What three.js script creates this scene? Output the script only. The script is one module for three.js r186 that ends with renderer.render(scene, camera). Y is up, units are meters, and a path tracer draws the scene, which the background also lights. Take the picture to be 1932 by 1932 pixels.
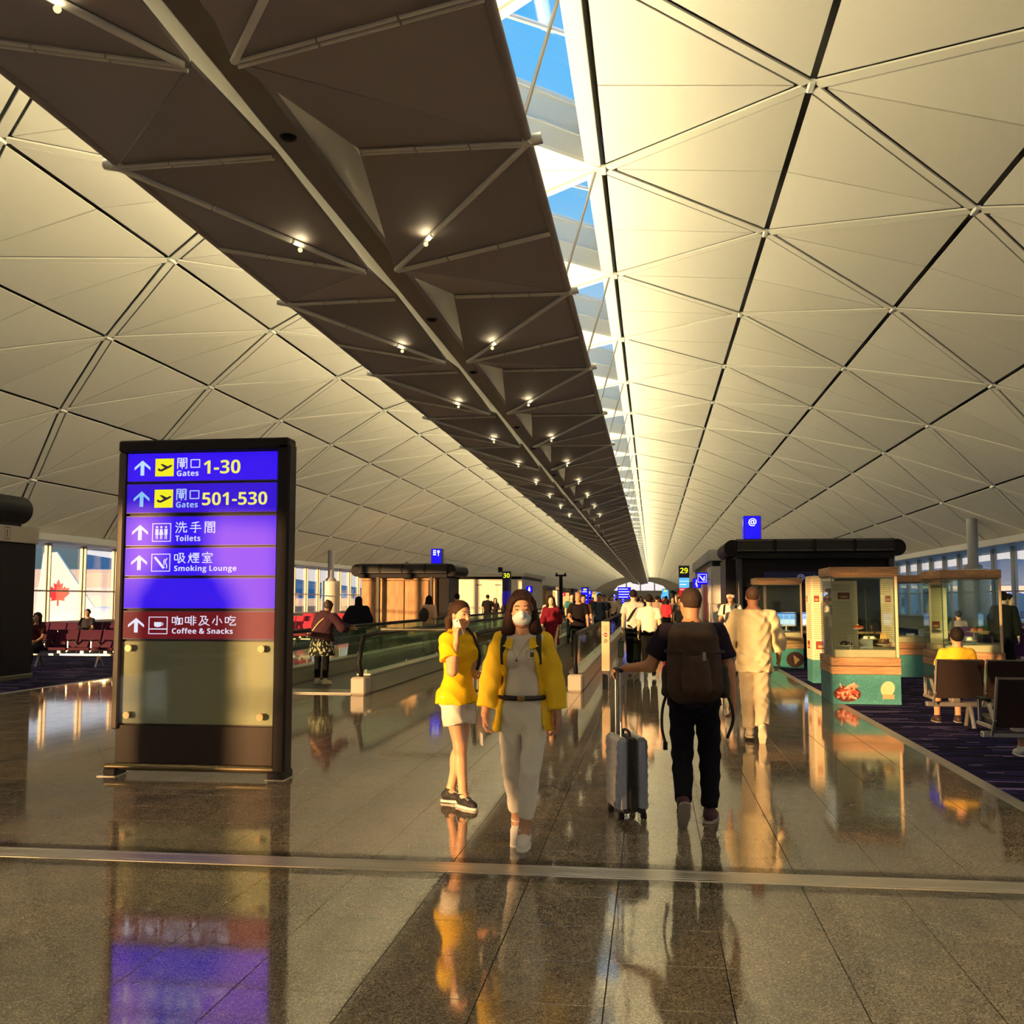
import * as THREE from 'three';
import { mergeGeometries } from 'three/addons/utils/BufferGeometryUtils.js';
import { RectAreaLightUniformsLib } from 'three/addons/lights/RectAreaLightUniformsLib.js';

// ---------- camera, sky, sun, exposure ----------
const scene = new THREE.Scene();
const D2R = Math.PI / 180;
const FPX = 1940, PITCH = Math.atan(164 / FPX), YAW = Math.atan(264 * Math.cos(PITCH) / FPX);
const camera = new THREE.PerspectiveCamera(2 * Math.atan(966 / FPX) / D2R, 1, 0.05, 3000);
camera.position.set(0, 1.63, 0);
camera.rotation.order = 'YXZ';
camera.rotation.set(PITCH, YAW, 0);
scene.add(camera);

const renderer = new THREE.WebGLRenderer({ antialias: true });
renderer.toneMapping = THREE.LinearToneMapping;
renderer.toneMappingExposure = 1.12;
renderer.shadowMap.enabled = true;
RectAreaLightUniformsLib.init();

function mulberry(a) { return () => { a |= 0; a = a + 0x6D2B79F5 | 0; let t = Math.imul(a ^ a >>> 15, 1 | a); t = t + Math.imul(t ^ t >>> 7, 61 | t) ^ t; return ((t ^ t >>> 14) >>> 0) / 4294967296; }; }
const rnd = mulberry(20);
function hash2(x, y, s) { let h = Math.imul(x, 374761393) ^ Math.imul(y, 668265263) ^ Math.imul(s, 1274126177); h = Math.imul(h ^ h >>> 13, 1274126177); return ((h ^ h >>> 16) >>> 0) / 4294967296; }
function vnoise(x, y, px, py, s) {            // value noise that repeats every px, py
  const xi = Math.floor(x), yi = Math.floor(y), fx = x - xi, fy = y - yi;
  const u = fx * fx * (3 - 2 * fx), v = fy * fy * (3 - 2 * fy);
  const w = (a, n) => ((a % n) + n) % n;
  const a = hash2(w(xi, px), w(yi, py), s), b = hash2(w(xi + 1, px), w(yi, py), s), c = hash2(w(xi, px), w(yi + 1, py), s), d = hash2(w(xi + 1, px), w(yi + 1, py), s);
  return a + (b - a) * u + (c - a) * v + (a - b - c + d) * u * v;
}
function dataTex(w, h, fn, srgb = true) {
  const d = new Uint8Array(w * h * 4);
  for (let y = 0; y < h; y++) for (let x = 0; x < w; x++) { const c = fn(x / w, y / h, x, y), i = (y * w + x) * 4; d[i] = c[0]; d[i + 1] = c[1]; d[i + 2] = c[2]; d[i + 3] = 255; }
  const t = new THREE.DataTexture(d, w, h); t.wrapS = t.wrapT = THREE.RepeatWrapping; t.magFilter = THREE.LinearFilter; t.minFilter = THREE.LinearMipmapLinearFilter; t.generateMipmaps = true;
  if (srgb) t.colorSpace = THREE.SRGBColorSpace; t.needsUpdate = true; return t;
}
{ // evening sky: pale at the horizon, azure above, thin clouds low down
  const W = 512, Hh = 256, d = new Float32Array(W * Hh * 4);
  const st = [[-90, .30, .28, .27], [-2, .50, .47, .46], [0, .92, .84, .80], [5, .80, .84, .92], [11, .42, .70, .98], [22, .10, .52, 1.0], [45, .055, .45, .98], [90, .04, .36, .9]];
  for (let y = 0; y < Hh; y++) {
    const el = (y + .5) / Hh * 180 - 90; let k = 0; while (k < st.length - 2 && el > st[k + 1][0]) k++;
    const t = Math.max(0, Math.min(1, (el - st[k][0]) / (st[k + 1][0] - st[k][0])));
    for (let x = 0; x < W; x++) {
      const i = (y * W + x) * 4; let cl = vnoise(x / 20, y / 4, Math.ceil(W / 20), 999, 5) * .6 + vnoise(x / 8, y / 2, W / 8, 999, 6) * .4;
      cl = Math.max(0, cl - .5) * 1.6 * Math.max(0, Math.min(1, el / 3)) * Math.max(0, 1 - el / 16);
      for (let c = 0; c < 3; c++) { const b = st[k][c + 1] + (st[k + 1][c + 1] - st[k][c + 1]) * t; d[i + c] = b + ([1.05, .92, .88][c] - b) * Math.min(1, cl); }
      d[i + 3] = 1;
    }
  }
  const t = new THREE.DataTexture(d, W, Hh, THREE.RGBAFormat, THREE.FloatType); t.mapping = THREE.EquirectangularReflectionMapping; t.magFilter = THREE.LinearFilter; t.minFilter = THREE.LinearFilter; t.wrapS = THREE.RepeatWrapping; t.colorSpace = THREE.LinearSRGBColorSpace; t.needsUpdate = true;
  scene.background = t;
}
const SUN_AZ = 38 * D2R, SUN_EL = 2.35 * D2R;
const sun = new THREE.DirectionalLight(new THREE.Color().setRGB(1, .56, .22), 10);
sun.position.set(-Math.sin(SUN_AZ) * Math.cos(SUN_EL), Math.sin(SUN_EL), Math.cos(SUN_AZ) * Math.cos(SUN_EL)).multiplyScalar(90).add(new THREE.Vector3(0, 0, -20));
sun.target.position.set(0, 0, -20);
sun.castShadow = true; sun.shadow.mapSize.set(4096, 4096);
Object.assign(sun.shadow.camera, { left: -70, right: 70, top: 40, bottom: -40, near: 1, far: 260 });
scene.add(sun, sun.target);

// ---------- helpers ----------
const V = (x, y, z) => new THREE.Vector3(x, y, z);
const lin = (r, g, b) => new THREE.Color().setRGB(r, g, b);
function M(color, rough = .6, o = {}) { return new THREE.MeshPhysicalMaterial({ color: Array.isArray(color) ? lin(...color) : new THREE.Color(color), roughness: rough, ...o }); }
const taken = {};
function numbered(n) { if (taken[n] === undefined) { taken[n] = 0; return n; } taken[n]++; return n + '_' + String(taken[n]).padStart(3, '0'); }
function part(name, geo, mat, parent) {
  const g = Array.isArray(geo) ? merge(geo) : geo; const m = new THREE.Mesh(g, mat); m.name = name; m.castShadow = m.receiveShadow = true; parent.add(m); return m;
}
function merge(list) { const f = list.map(g => { const h = g.index ? g.toNonIndexed() : g.clone(); for (const k of Object.keys(h.attributes)) if (!['position', 'normal', 'uv'].includes(k)) h.deleteAttribute(k); if (!h.attributes.uv) h.setAttribute('uv', new THREE.BufferAttribute(new Float32Array(h.attributes.position.count * 2), 2)); if (!h.attributes.normal) h.computeVertexNormals(); return h; }); return mergeGeometries(f, false); }
function thing(name, label, category, pos = [0, 0, 0], turn = 0, group) {
  const g = new THREE.Group(); g.name = numbered(name); g.position.set(...pos); g.rotation.y = turn; g.userData = { label, category }; if (group) g.userData.group = group; scene.add(g); return g;
}
function solo(name, geo, mat, label, category, pos = [0, 0, 0], turn = 0, group) {
  const m = part(numbered(name), geo, mat, scene); m.position.set(...pos); m.rotation.y = turn; m.userData = { label, category }; if (group) m.userData.group = group; return m;
}
function structG(name, label, category = 'structure') { const g = new THREE.Group(); g.name = name; g.userData = { kind: 'structure', label, category }; scene.add(g); return g; }
// chamfered box between two corners, 44 triangles, uv in metres
function cbox(x0, x1, y0, y1, z0, z1, c = .004) {
  const cx = (x0 + x1) / 2, cy = (y0 + y1) / 2, cz = (z0 + z1) / 2, hx = Math.abs(x1 - x0) / 2, hy = Math.abs(y1 - y0) / 2, hz = Math.abs(z1 - z0) / 2; c = Math.min(c, hx * .6, hy * .6, hz * .6);
  const pos = [], uv = []; const h = [hx, hy, hz];
  const tri = (a, b, d) => { const ab = [b[0] - a[0], b[1] - a[1], b[2] - a[2]], ad = [d[0] - a[0], d[1] - a[1], d[2] - a[2]]; const n = [ab[1] * ad[2] - ab[2] * ad[1], ab[2] * ad[0] - ab[0] * ad[2], ab[0] * ad[1] - ab[1] * ad[0]]; const s = n[0] * (a[0] + b[0] + d[0]) + n[1] * (a[1] + b[1] + d[1]) + n[2] * (a[2] + b[2] + d[2]); const q = s < 0 ? [a, d, b] : [a, b, d]; const an = n.map(Math.abs), ax = an[0] >= an[1] && an[0] >= an[2] ? 0 : an[1] >= an[2] ? 1 : 2; for (const p of q) { pos.push(p[0] + cx, p[1] + cy, p[2] + cz); uv.push(ax === 0 ? p[2] + cz : p[0] + cx, ax === 1 ? p[2] + cz : p[1] + cy); } };
  const P = (f, i, j, k) => { const s = [i, j, k]; return [0, 1, 2].map(a => s[a] * (a === f ? h[a] : h[a] - c)); };
  for (let f = 0; f < 3; f++) { const a = (f + 1) % 3, b = (f + 2) % 3; for (const s of [-1, 1]) { const q = [[-1, -1], [1, -1], [1, 1], [-1, 1]].map(([u, v]) => { const t = [0, 0, 0]; t[f] = s; t[a] = u; t[b] = v; return P(f, ...t); }); tri(q[0], q[1], q[2]); tri(q[0], q[2], q[3]); } 
    for (const s of [-1, 1]) for (const t of [-1, 1]) { const mk = (face, e) => { const r = [0, 0, 0]; r[f] = e; r[a] = s; r[b] = t; return P(face, ...r); }; const q = [mk(a, -1), mk(a, 1), mk(b, 1), mk(b, -1)]; tri(q[0], q[1], q[2]); tri(q[0], q[2], q[3]); } }
  for (const i of [-1, 1]) for (const j of [-1, 1]) for (const k of [-1, 1]) tri(P(0, i, j, k), P(1, i, j, k), P(2, i, j, k));
  const g = new THREE.BufferGeometry(); g.setAttribute('position', new THREE.Float32BufferAttribute(pos, 3)); g.setAttribute('uv', new THREE.Float32BufferAttribute(uv, 2)); g.computeVertexNormals(); return g;
}
function tubeBetween(a, b, r, seg = 8, r2 = r) { const A = V(...a), B = V(...b), L = A.distanceTo(B); const g = new THREE.CylinderGeometry(r2, r, L, seg, 1); g.translate(0, L / 2, 0); g.applyQuaternion(new THREE.Quaternion().setFromUnitVectors(V(0, 1, 0), B.clone().sub(A).normalize())); g.translate(A.x, A.y, A.z); return g; }
function barBetween(a, b, w, h, up = [0, 1, 0]) { const A = V(...a), B = V(...b), L = A.distanceTo(B); const zv = B.clone().sub(A).normalize(), xv = V(...up).cross(zv).normalize(), yv = zv.clone().cross(xv); const g = new THREE.BoxGeometry(w, h, L); g.translate(0, 0, L / 2); const m = new THREE.Matrix4().makeBasis(xv, yv, zv); g.applyMatrix4(m); g.translate(A.x, A.y, A.z); return g; }
function curveTube(pts, r, seg = 32, rad = 8) { return new THREE.TubeGeometry(new THREE.CatmullRomCurve3(pts.map(p => V(...p))), seg, r, rad, false); }
function lathe(pts, seg = 24) { return new THREE.LatheGeometry(pts.map(p => new THREE.Vector2(p[0], p[1])), seg); }
function tri3(list) { const g = new THREE.BufferGeometry(); g.setAttribute('position', new THREE.Float32BufferAttribute(list.flat(2), 3)); g.setAttribute('uv', new THREE.Float32BufferAttribute(list.flat(1).flatMap(p => [p[0], p[2]]), 2)); g.computeVertexNormals(); return g; }
// flat plate from a polygon (3D corners) with inset edges and a thickness along n
function plate(pts, ins, th, n) {
  const c = pts.map(p => V(...p)), N = c.length, nn = n ? V(...n).normalize() : c[1].clone().sub(c[0]).cross(c[2].clone().sub(c[0])).normalize();
  const pn = c[1].clone().sub(c[0]).cross(c[2].clone().sub(c[0])).normalize(); const L = [];
  for (let i = 0; i < N; i++) { const a = c[i], b = c[(i + 1) % N], e = b.clone().sub(a).normalize(), inw = pn.clone().cross(e); L.push({ p: a.clone().addScaledVector(inw, ins[i]), e }); }
  const q = []; for (let i = 0; i < N; i++) { const A = L[(i + N - 1) % N], B = L[i]; const r = B.p.clone().sub(A.p), d = A.e.clone().cross(B.e); const t = r.clone().cross(B.e).dot(d) / d.lengthSq(); q.push(A.p.clone().addScaledVector(A.e, t)); }
  const T = q.map(p => p.clone().addScaledVector(nn, th)); const out = []; const flip = pn.dot(nn) > 0;
  const add = (a, b, d) => out.push(flip ? [a.toArray(), d.toArray(), b.toArray()] : [a.toArray(), b.toArray(), d.toArray()]);
  for (let i = 1; i < N - 1; i++) { add(q[0], q[i], q[i + 1]); add(T[0], T[i + 1], T[i]); }
  for (let i = 0; i < N; i++) { const j = (i + 1) % N; add(q[i], T[i], T[j]); add(q[i], T[j], q[j]); }
  return tri3(out);
}
function canvasTex(w, h, draw) { const c = document.createElement('canvas'); c.width = w; c.height = h; const x = c.getContext('2d'); draw(x, w, h); const t = new THREE.CanvasTexture(c); t.colorSpace = THREE.SRGBColorSpace; t.magFilter = THREE.LinearFilter; return t; }
function facePlane(w, h) { return new THREE.PlaneGeometry(w, h); }

// ---------- shared materials ----------
const stainless = M([.55, .53, .5], .28, { metalness: 1 });
const satinSteel = M([.5, .49, .47], .42, { metalness: 1 });
const blackPaint = M([.010, .009, .013], .4, { specularIntensity: .3 });
const darkPanel = M([.012, .011, .016], .5, { specularIntensity: .3 });
const rubber = M([.010, .009, .011], .55, { specularIntensity: .4 });
const glassPane = M([1, 1, 1], .02, { transmission: 1, thickness: 0, ior: 1.5 });
const greenGlass = M([.80, .93, .86], .03, { transmission: 1, thickness: 0, ior: 1.5 });
const whitePaint = M([.78, .76, .70], .55);
const greyPaint = M([.45, .44, .43], .5);
// ---------- the hall: vault, spine fairing, glazing, floor ----------
const XC = -4.02, PER = 6.1, ZE = -17.9, ZO = -14.85, K0 = -10, K1 = 58;      // period numbers behind and ahead of the camera
const ZBACK = 45, ZEND = -372;
const LW = [3.25, 6.4, 9.55, 12.6, 15.4, 18.2], LY = [9.3, 9.08, 8.22, 7.0, 5.4, 3.75];
const ceiling = structG('ceiling', 'cream triangular panel barrel vault over the whole concourse', 'ceiling');
const panelBump = dataTex(256, 256, (u, v) => { const n = 128 + 70 * (vnoise(u * 6, v * 6, 6, 6, 3) - .5) + 50 * (vnoise(u * 14, v * 14, 14, 14, 4) - .5); return [n, n, n]; }, false);
panelBump.repeat.set(.35, .35);
const panelTones = [[.83, .79, .68], [.80, .76, .65], [.86, .82, .71], [.815, .77, .67]].map(c => M(c, .62, { bumpMap: panelBump, bumpScale: .012 }));
const ribMat = M([.86, .82, .70], .5), deckMat = M([.24, .235, .23], .75), nodeMat = M([.9, .87, .78], .35);
const vp = (s, i, z) => [XC + s * LW[i], LY[i], z];
{
  const far = { panel: [], rib: [] }; let nPanel = 0, nRib = 0; const panelGeo = {};
  const up = (s, i) => { const a = [LW[i + 1] - LW[i], LY[i + 1] - LY[i]]; return [s * -a[1], a[0], 0]; };
  // one period of half triangles for every strip, built once at k = 0 and shared
  const unit = [];
  for (const s of [-1, 1]) for (let i = 0; i < 5; i++) {
    const even = i % 2 === 0, zi = even ? ZE : ZO, zj = even ? ZO : ZE; const n = up(s, i); const G = .05, R = .155, T = .018;
    const nodeJ = zj < zi ? zj : zj - PER;                    // node of line i+1 between zi - PER and zi
    const tris = [[vp(s, i, zi), vp(s, i, nodeJ), vp(s, i + 1, nodeJ), [G, T, R]], [vp(s, i, nodeJ), vp(s, i, zi - PER), vp(s, i + 1, nodeJ), [G, R, T]],
      [vp(s, i + 1, nodeJ + PER), vp(s, i + 1, zi), vp(s, i, zi), [G, T, R]], [vp(s, i + 1, zi), vp(s, i + 1, nodeJ), vp(s, i, zi), [G, R, T]]];
    for (const [a, b, c, ins] of tris) unit.push({ kind: 'panel', geo: plate([a, b, c], ins, .02, n) });
    for (const zz of [nodeJ, nodeJ + PER]) { const a = V(...vp(s, i, zi)), b = V(...vp(s, i + 1, zz)); const d = b.clone().sub(a).normalize(); a.addScaledVector(d, .1); b.addScaledVector(d, -.1); unit.push({ kind: 'rib', geo: barBetween(a.toArray(), b.toArray(), .19, .03, n) }); }
    unit.push({ kind: 'node', geo: cbox(vp(s, i, 0)[0] - .05, vp(s, i, 0)[0] + .05, LY[i] - .045, LY[i] + .03, zi - .16, zi + .16, .015) });
  }
  const nodes = [];
  for (let k = K0; k < K1; k++) for (const [j, u] of unit.entries()) {
    const dz = -k * PER, z = ZE + dz;
    if (u.kind === 'node') { nodes.push(u.geo.clone().translate(0, 0, dz)); continue; }
    const near = z < -4 && (u.kind === 'panel' ? nPanel < 296 : nRib < 296);
    if (near) { const m = part(u.kind === 'panel' ? 'panel' : 'rib', u.geo, u.kind === 'panel' ? panelTones[(j * 7 + (k + 40) * 3 + (j >> 1)) % 4] : ribMat, ceiling); m.position.z = dz; if (u.kind === 'panel') nPanel++; else nRib++; }
    else far[u.kind].push(u.geo.clone().translate(0, 0, dz));
  }
  part('far_panels', far.panel, panelTones[0], ceiling).userData.kind = 'stuff';
  part('far_ribs', far.rib, ribMat, ceiling).userData.kind = 'stuff';
  part('node_plates', nodes, nodeMat, ceiling).userData.kind = 'stuff';
  // dark void and weather shell above the panels
  const sh = []; for (const s of [-1, 1]) for (let i = 0; i < 5; i++) { const o = .55, a = [XC + s * (LW[i] - (i ? 0 : .2)), LY[i] + o], b = [XC + s * (LW[i + 1] + .05), LY[i + 1] + o]; const q = [[a[0], a[1], ZBACK], [b[0], b[1], ZBACK], [b[0], b[1], ZEND], [a[0], a[1], ZEND]]; sh.push(plate(q, [0, 0, 0, 0], .12, [0, 1, 0])); }
  part('roof_deck', sh, deckMat, ceiling);
  // strip between the two skylight beams: opaque triangles and glazed triangles with deep linings
  const RY = 9.42, liner = M([.74, .72, .66], .5), frameMat = M([.72, .74, .74], .4);
  const solid = [], low = [], high = [], fr = [], glassG = [], beams = [], apexBars = [];
  for (let k = K0; k < K1; k++) for (const s of [-1, 1]) {
    const ze = ZE - k * PER, A = vp(s, 0, ze), B = [XC, RY, ze - PER / 2], C = [XC, RY, ze + PER / 2], A2 = vp(s, 0, ze - PER);
    A[0] -= s * .02; A2[0] -= s * .02;
    solid.push(plate([A, [XC, RY, ze], B], [.012, .0, .09], .08, [0, 1, 0]), plate([A, C, [XC, RY, ze]], [.09, 0, .012], .08, [0, 1, 0]));
    apexBars.push(barBetween(A, B, .16, .07), barBetween(A, C, .16, .07));
    // glazed triangle A, A2, B
    const t = [A, A2, B], cen = [(A[0] * 2 + B[0]) / 3, 0, (A[2] + A2[2] + B[2]) / 3];
    const inn = t.map(p => [p[0] + (cen[0] - p[0]) * .045, p[1], p[2] + (cen[2] - p[2]) * .045]);
    for (let e = 0; e < 3; e++) { const p = inn[e], q = inn[(e + 1) % 3]; const w = (y0, y1) => plate([[p[0], p[1] + y0, p[2]], [q[0], q[1] + y0, q[2]], [q[0], q[1] + y1, q[2]], [p[0], p[1] + y1, p[2]]], [0, 0, 0, 0], .03, [p[0] + q[0] - 2 * cen[0], 0, p[2] + q[2] - 2 * cen[2]]); low.push(w(0, .42)); high.push(w(.45, .95)); fr.push(barBetween([p[0], p[1] + .435, p[2]], [q[0], q[1] + .435, q[2]], .05, .03), barBetween([p[0], p[1] + .98, p[2]], [q[0], q[1] + .98, q[2]], .09, .08)); }
    glassG.push(plate(inn.map(p => [p[0], p[1] + 1.0, p[2]]), [.02, .02, .02], .012, [0, 1, 0]));
    const mid = [(A[0] + B[0]) / 2, (A[1] + B[1]) / 2 + 1.0, (A[2] + B[2]) / 2 - 1.0], mid2 = [A2[0], A2[1] + 1.0, (A[2] + A2[2]) / 2 - .6]; fr.push(barBetween(mid, mid2, .06, .06));
  }
  for (const s of [-1, 1]) for (let k = K0; k < K1; k++) { const ze = ZE - k * PER, x = XC + s * (LW[0] - .18); beams.push(cbox(x - .14, x + .14, LY[0] - .02, LY[0] + .2, ze - PER + .14, ze - .14, .01)); }
  const take = (name, list, per, mat, stuffFrom) => { const nearL = [], farL = []; list.forEach((g, i) => (Math.floor(i / per) + K0 >= -2 && Math.floor(i / per) + K0 < stuffFrom ? nearL : farL).push(g)); nearL.forEach(g => part(name, g, mat, ceiling)); if (farL.length) part('far_' + name + 's', farL, mat, ceiling).userData.kind = 'stuff'; };
  take('ridge_panel', solid, 4, panelTones[2], 12); take('skylight_bar', apexBars, 4, ribMat, 12); take('skylight_lining', low, 6, liner, 10); take('skylight_upstand', high, 6, liner, 10); take('skylight_frame', fr, 14, frameMat, 6); take('skylight_pane', glassG, 2, glassPane, 12);
  { const nearB = [], farB = []; beams.forEach((g, i) => { const k = i % (K1 - K0) + K0; (k >= -2 && k < 14 ? nearB : farB).push(g); }); nearB.forEach(g => part('skylight_beam', g, ribMat, ceiling)); part('far_skylight_beams', farB, ribMat, ceiling).userData.kind = 'stuff'; }
}

// ---------- spine fairing under the ridge ----------
const fairing = structG('trim_1', 'dark folded metal spine fairing hung under the ridge of the vault', 'fairing');
const fairMats = [[.34, .295, .285], [.37, .325, .31], [.31, .275, .27]].map(c => M(c, .62));
const rodMat = M([.9, .86, .74], .35);
{
  const EY = 7.1, fe = (s, z) => [XC + s * 2.6, EY, z], fc = (s, z) => [XC + s * .2, 6.62, z], fd = (s, z) => [XC + s * .52, 7.12, z];
  const farP = [], farR = []; let np = 0, nr = 0;
  for (let k = K0; k < K1; k++) for (const s of [-1, 1]) {
    const zo = ZO - k * PER, z1 = zo - PER / 2, z0 = zo + PER / 2;
    const tr = [[fc(s, zo), fe(s, zo), fe(s, z1)], [fc(s, zo), fe(s, z1), fd(s, z1)], [fc(s, zo), fe(s, z0), fe(s, zo)], [fc(s, zo), fd(s, z0), fe(s, z0)]];
    tr.forEach((t, i) => { const g = plate(t, [.008, .008, .008], .05, [0, 1, 0]); if (zo < 2 && np < 296) { part('wing_panel', g, fairMats[(i + k * 5 + 60) % 3], fairing); np++; } else farP.push(g); });
    const dn = (p, d = .05) => [p[0], p[1] - d, p[2]];
    const rods = [[fc(s, zo), fe(s, z0)], [fc(s, zo), fe(s, zo)], [fd(s, z0), fe(s, z0)]];
    for (const [i, [a, b]] of rods.entries()) {
      const A = V(...dn(a)), B = V(...dn(b)), d = B.clone().sub(A); const r = i === 0 ? .04 : .021; const seg = []; const o = i === 0 ? [0] : [-.042, .042];
      for (const q of o) for (const [t0, t1] of [[.02, .34], [.35, .66], [.67, i === 0 ? 1.02 : .99]]) { const p0 = A.clone().addScaledVector(d, t0), p1 = A.clone().addScaledVector(d, t1); seg.push(tubeBetween([p0.x, p0.y, p0.z + q], [p1.x, p1.y, p1.z + q], r, 8)); }
      const g = merge(seg); if (zo < 2 && nr < 296) { part('rod', g, rodMat, fairing); nr++; } else farR.push(g);
    }
  }
  part('far_wing_panels', farP, fairMats[0], fairing).userData.kind = 'stuff'; part('far_rods', farR, rodMat, fairing).userData.kind = 'stuff';
  // edge tubes, central box beam, hangers, recessed camera domes
  for (const s of [-1, 1]) part('edge_tube', tubeBetween([XC + s * 2.6, EY + .02, ZBACK - 1], [XC + s * 2.6, EY + .02, ZEND + 1], .06, 10), fairMats[0], fairing);
  part('box_beam', cbox(XC - .21, XC + .21, 6.84, 7.75, ZEND + 1, ZBACK - 1, .05), M([.2, .175, .165], .5, { metalness: .2 }), fairing);
  for (const s of [-1, 1]) part('beam_reflector', plate([[XC + s * .21, 7.55, ZBACK - 1], [XC + s * .21, 7.55, ZEND + 1], [XC + s * 1.15, 7.7, ZEND + 1], [XC + s * 1.15, 7.7, ZBACK - 1]], [0, 0, 0, 0], .02, [0, 1, 0]), M([.8, .77, .66], .5), fairing);
  const hang = [], dome = [];
  for (let k = K0; k < K1; k++) { const z = ZE - k * PER; for (const s of [-1, 1]) { hang.push(tubeBetween([XC + s * 2.5, EY + .08, z], [XC + s * 3.1, 9.25, z], .025, 6)); part('end_boss', tubeBetween([XC + s * 2.55, EY - .03, z], [XC + s * 2.78, EY + .02, z], .07, 10), rodMat, fairing); } if (k > -3) dome.push(new THREE.SphereGeometry(.1, 12, 6).scale(1, .5, 1).translate(XC, 6.84, z + (k % 2 ? 1.0 : -.6))); }
  part('hangers', hang, stainless, fairing).userData.kind = 'stuff'; dome.forEach(g => part('camera_dome', g, blackPaint, fairing));
  // linear uplights lying on the wings wash the vault
  const glow = M([.9, .85, .6], .5, { emissive: lin(1, .86, .5), emissiveIntensity: 1.5 });
  for (const s of [-1, 1]) for (let z = 38; z > ZEND + 14; z -= 24.4) {
    const x = XC + s * 1.75, y = 7.36; part('uplight', cbox(x - .14, x + .14, y - .1, y, z - 12, z + 12, .01), glow, fairing);
    const L = new THREE.RectAreaLight(lin(1, .85, .50), 76, .28, 24); L.position.set(x, y + .02, z); L.lookAt(x + s * .55, y + 1, z); L.rotation.z = 0;
    const m = new THREE.Matrix4().makeBasis(V(1, -s * 2, 0).normalize(), V(0, 0, 1), V(-s * 2, -1, 0).normalize()); // local -z shines up and out
    L.quaternion.setFromRotationMatrix(m); scene.add(L);
  }
  // small lamps clamped to the diagonal rods
  for (let k = -2; k < 9; k++) for (const s of [-1, 1]) {
    const zo = ZO - k * PER, t = .3, a = fc(s, zo), b = fe(s, zo + PER / 2), p = [a[0] + (b[0] - a[0]) * t, a[1] + (b[1] - a[1]) * t - .15, a[2] + (b[2] - a[2]) * t + .1];
    part('rod_lamp', new THREE.SphereGeometry(.035, 10, 8).translate(...p), M([1, .9, .6], .4, { emissive: lin(1, .86, .5), emissiveIntensity: .9 }), fairing);
    const L = new THREE.SpotLight(lin(1, .85, .5), .4, 0, 1.4, 1, 2); L.position.set(p[0], p[1] + .03, p[2]); L.target.position.set(p[0] + s * .15, p[1] + 1, p[2] + .1); L.castShadow = true; L.shadow.radius = 3; scene.add(L.target); scene.add(L);
  }
}

// ---------- floor ----------
const floor = structG('floor', 'polished speckled granite tile floor of the concourse', 'floor');
const FX0 = -11.2, FX1 = 2.92;
const granite = dataTex(512, 512, (u, v, x, y) => { const n = vnoise(u * 150, v * 150, 150, 150, 1), n2 = vnoise(u * 260, v * 260, 260, 260, 2), n3 = vnoise(u * 12, v * 12, 12, 12, 9); let b = 138 + (n - .5) * 95 + (n2 - .5) * 85 + (n3 - .5) * 16; b = Math.max(30, Math.min(235, b)); return [b * 1.0, b * .93, b * .82]; });
const graniteRough = dataTex(256, 256, (u, v) => { const n = 8 + 10 * vnoise(u * 120, v * 120, 120, 120, 7) + 8 * vnoise(u * 9, v * 9, 9, 9, 8); return [n, n, n]; }, false);
graniteRough.repeat.set(1, 1);
const tileMats = [1, .94, 1.06, .98].map(k => M([1.0 * k, .97 * k, .92 * k], 1, { map: granite, roughnessMap: graniteRough, ior: 2.1, specularIntensity: 1 }));
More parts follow.
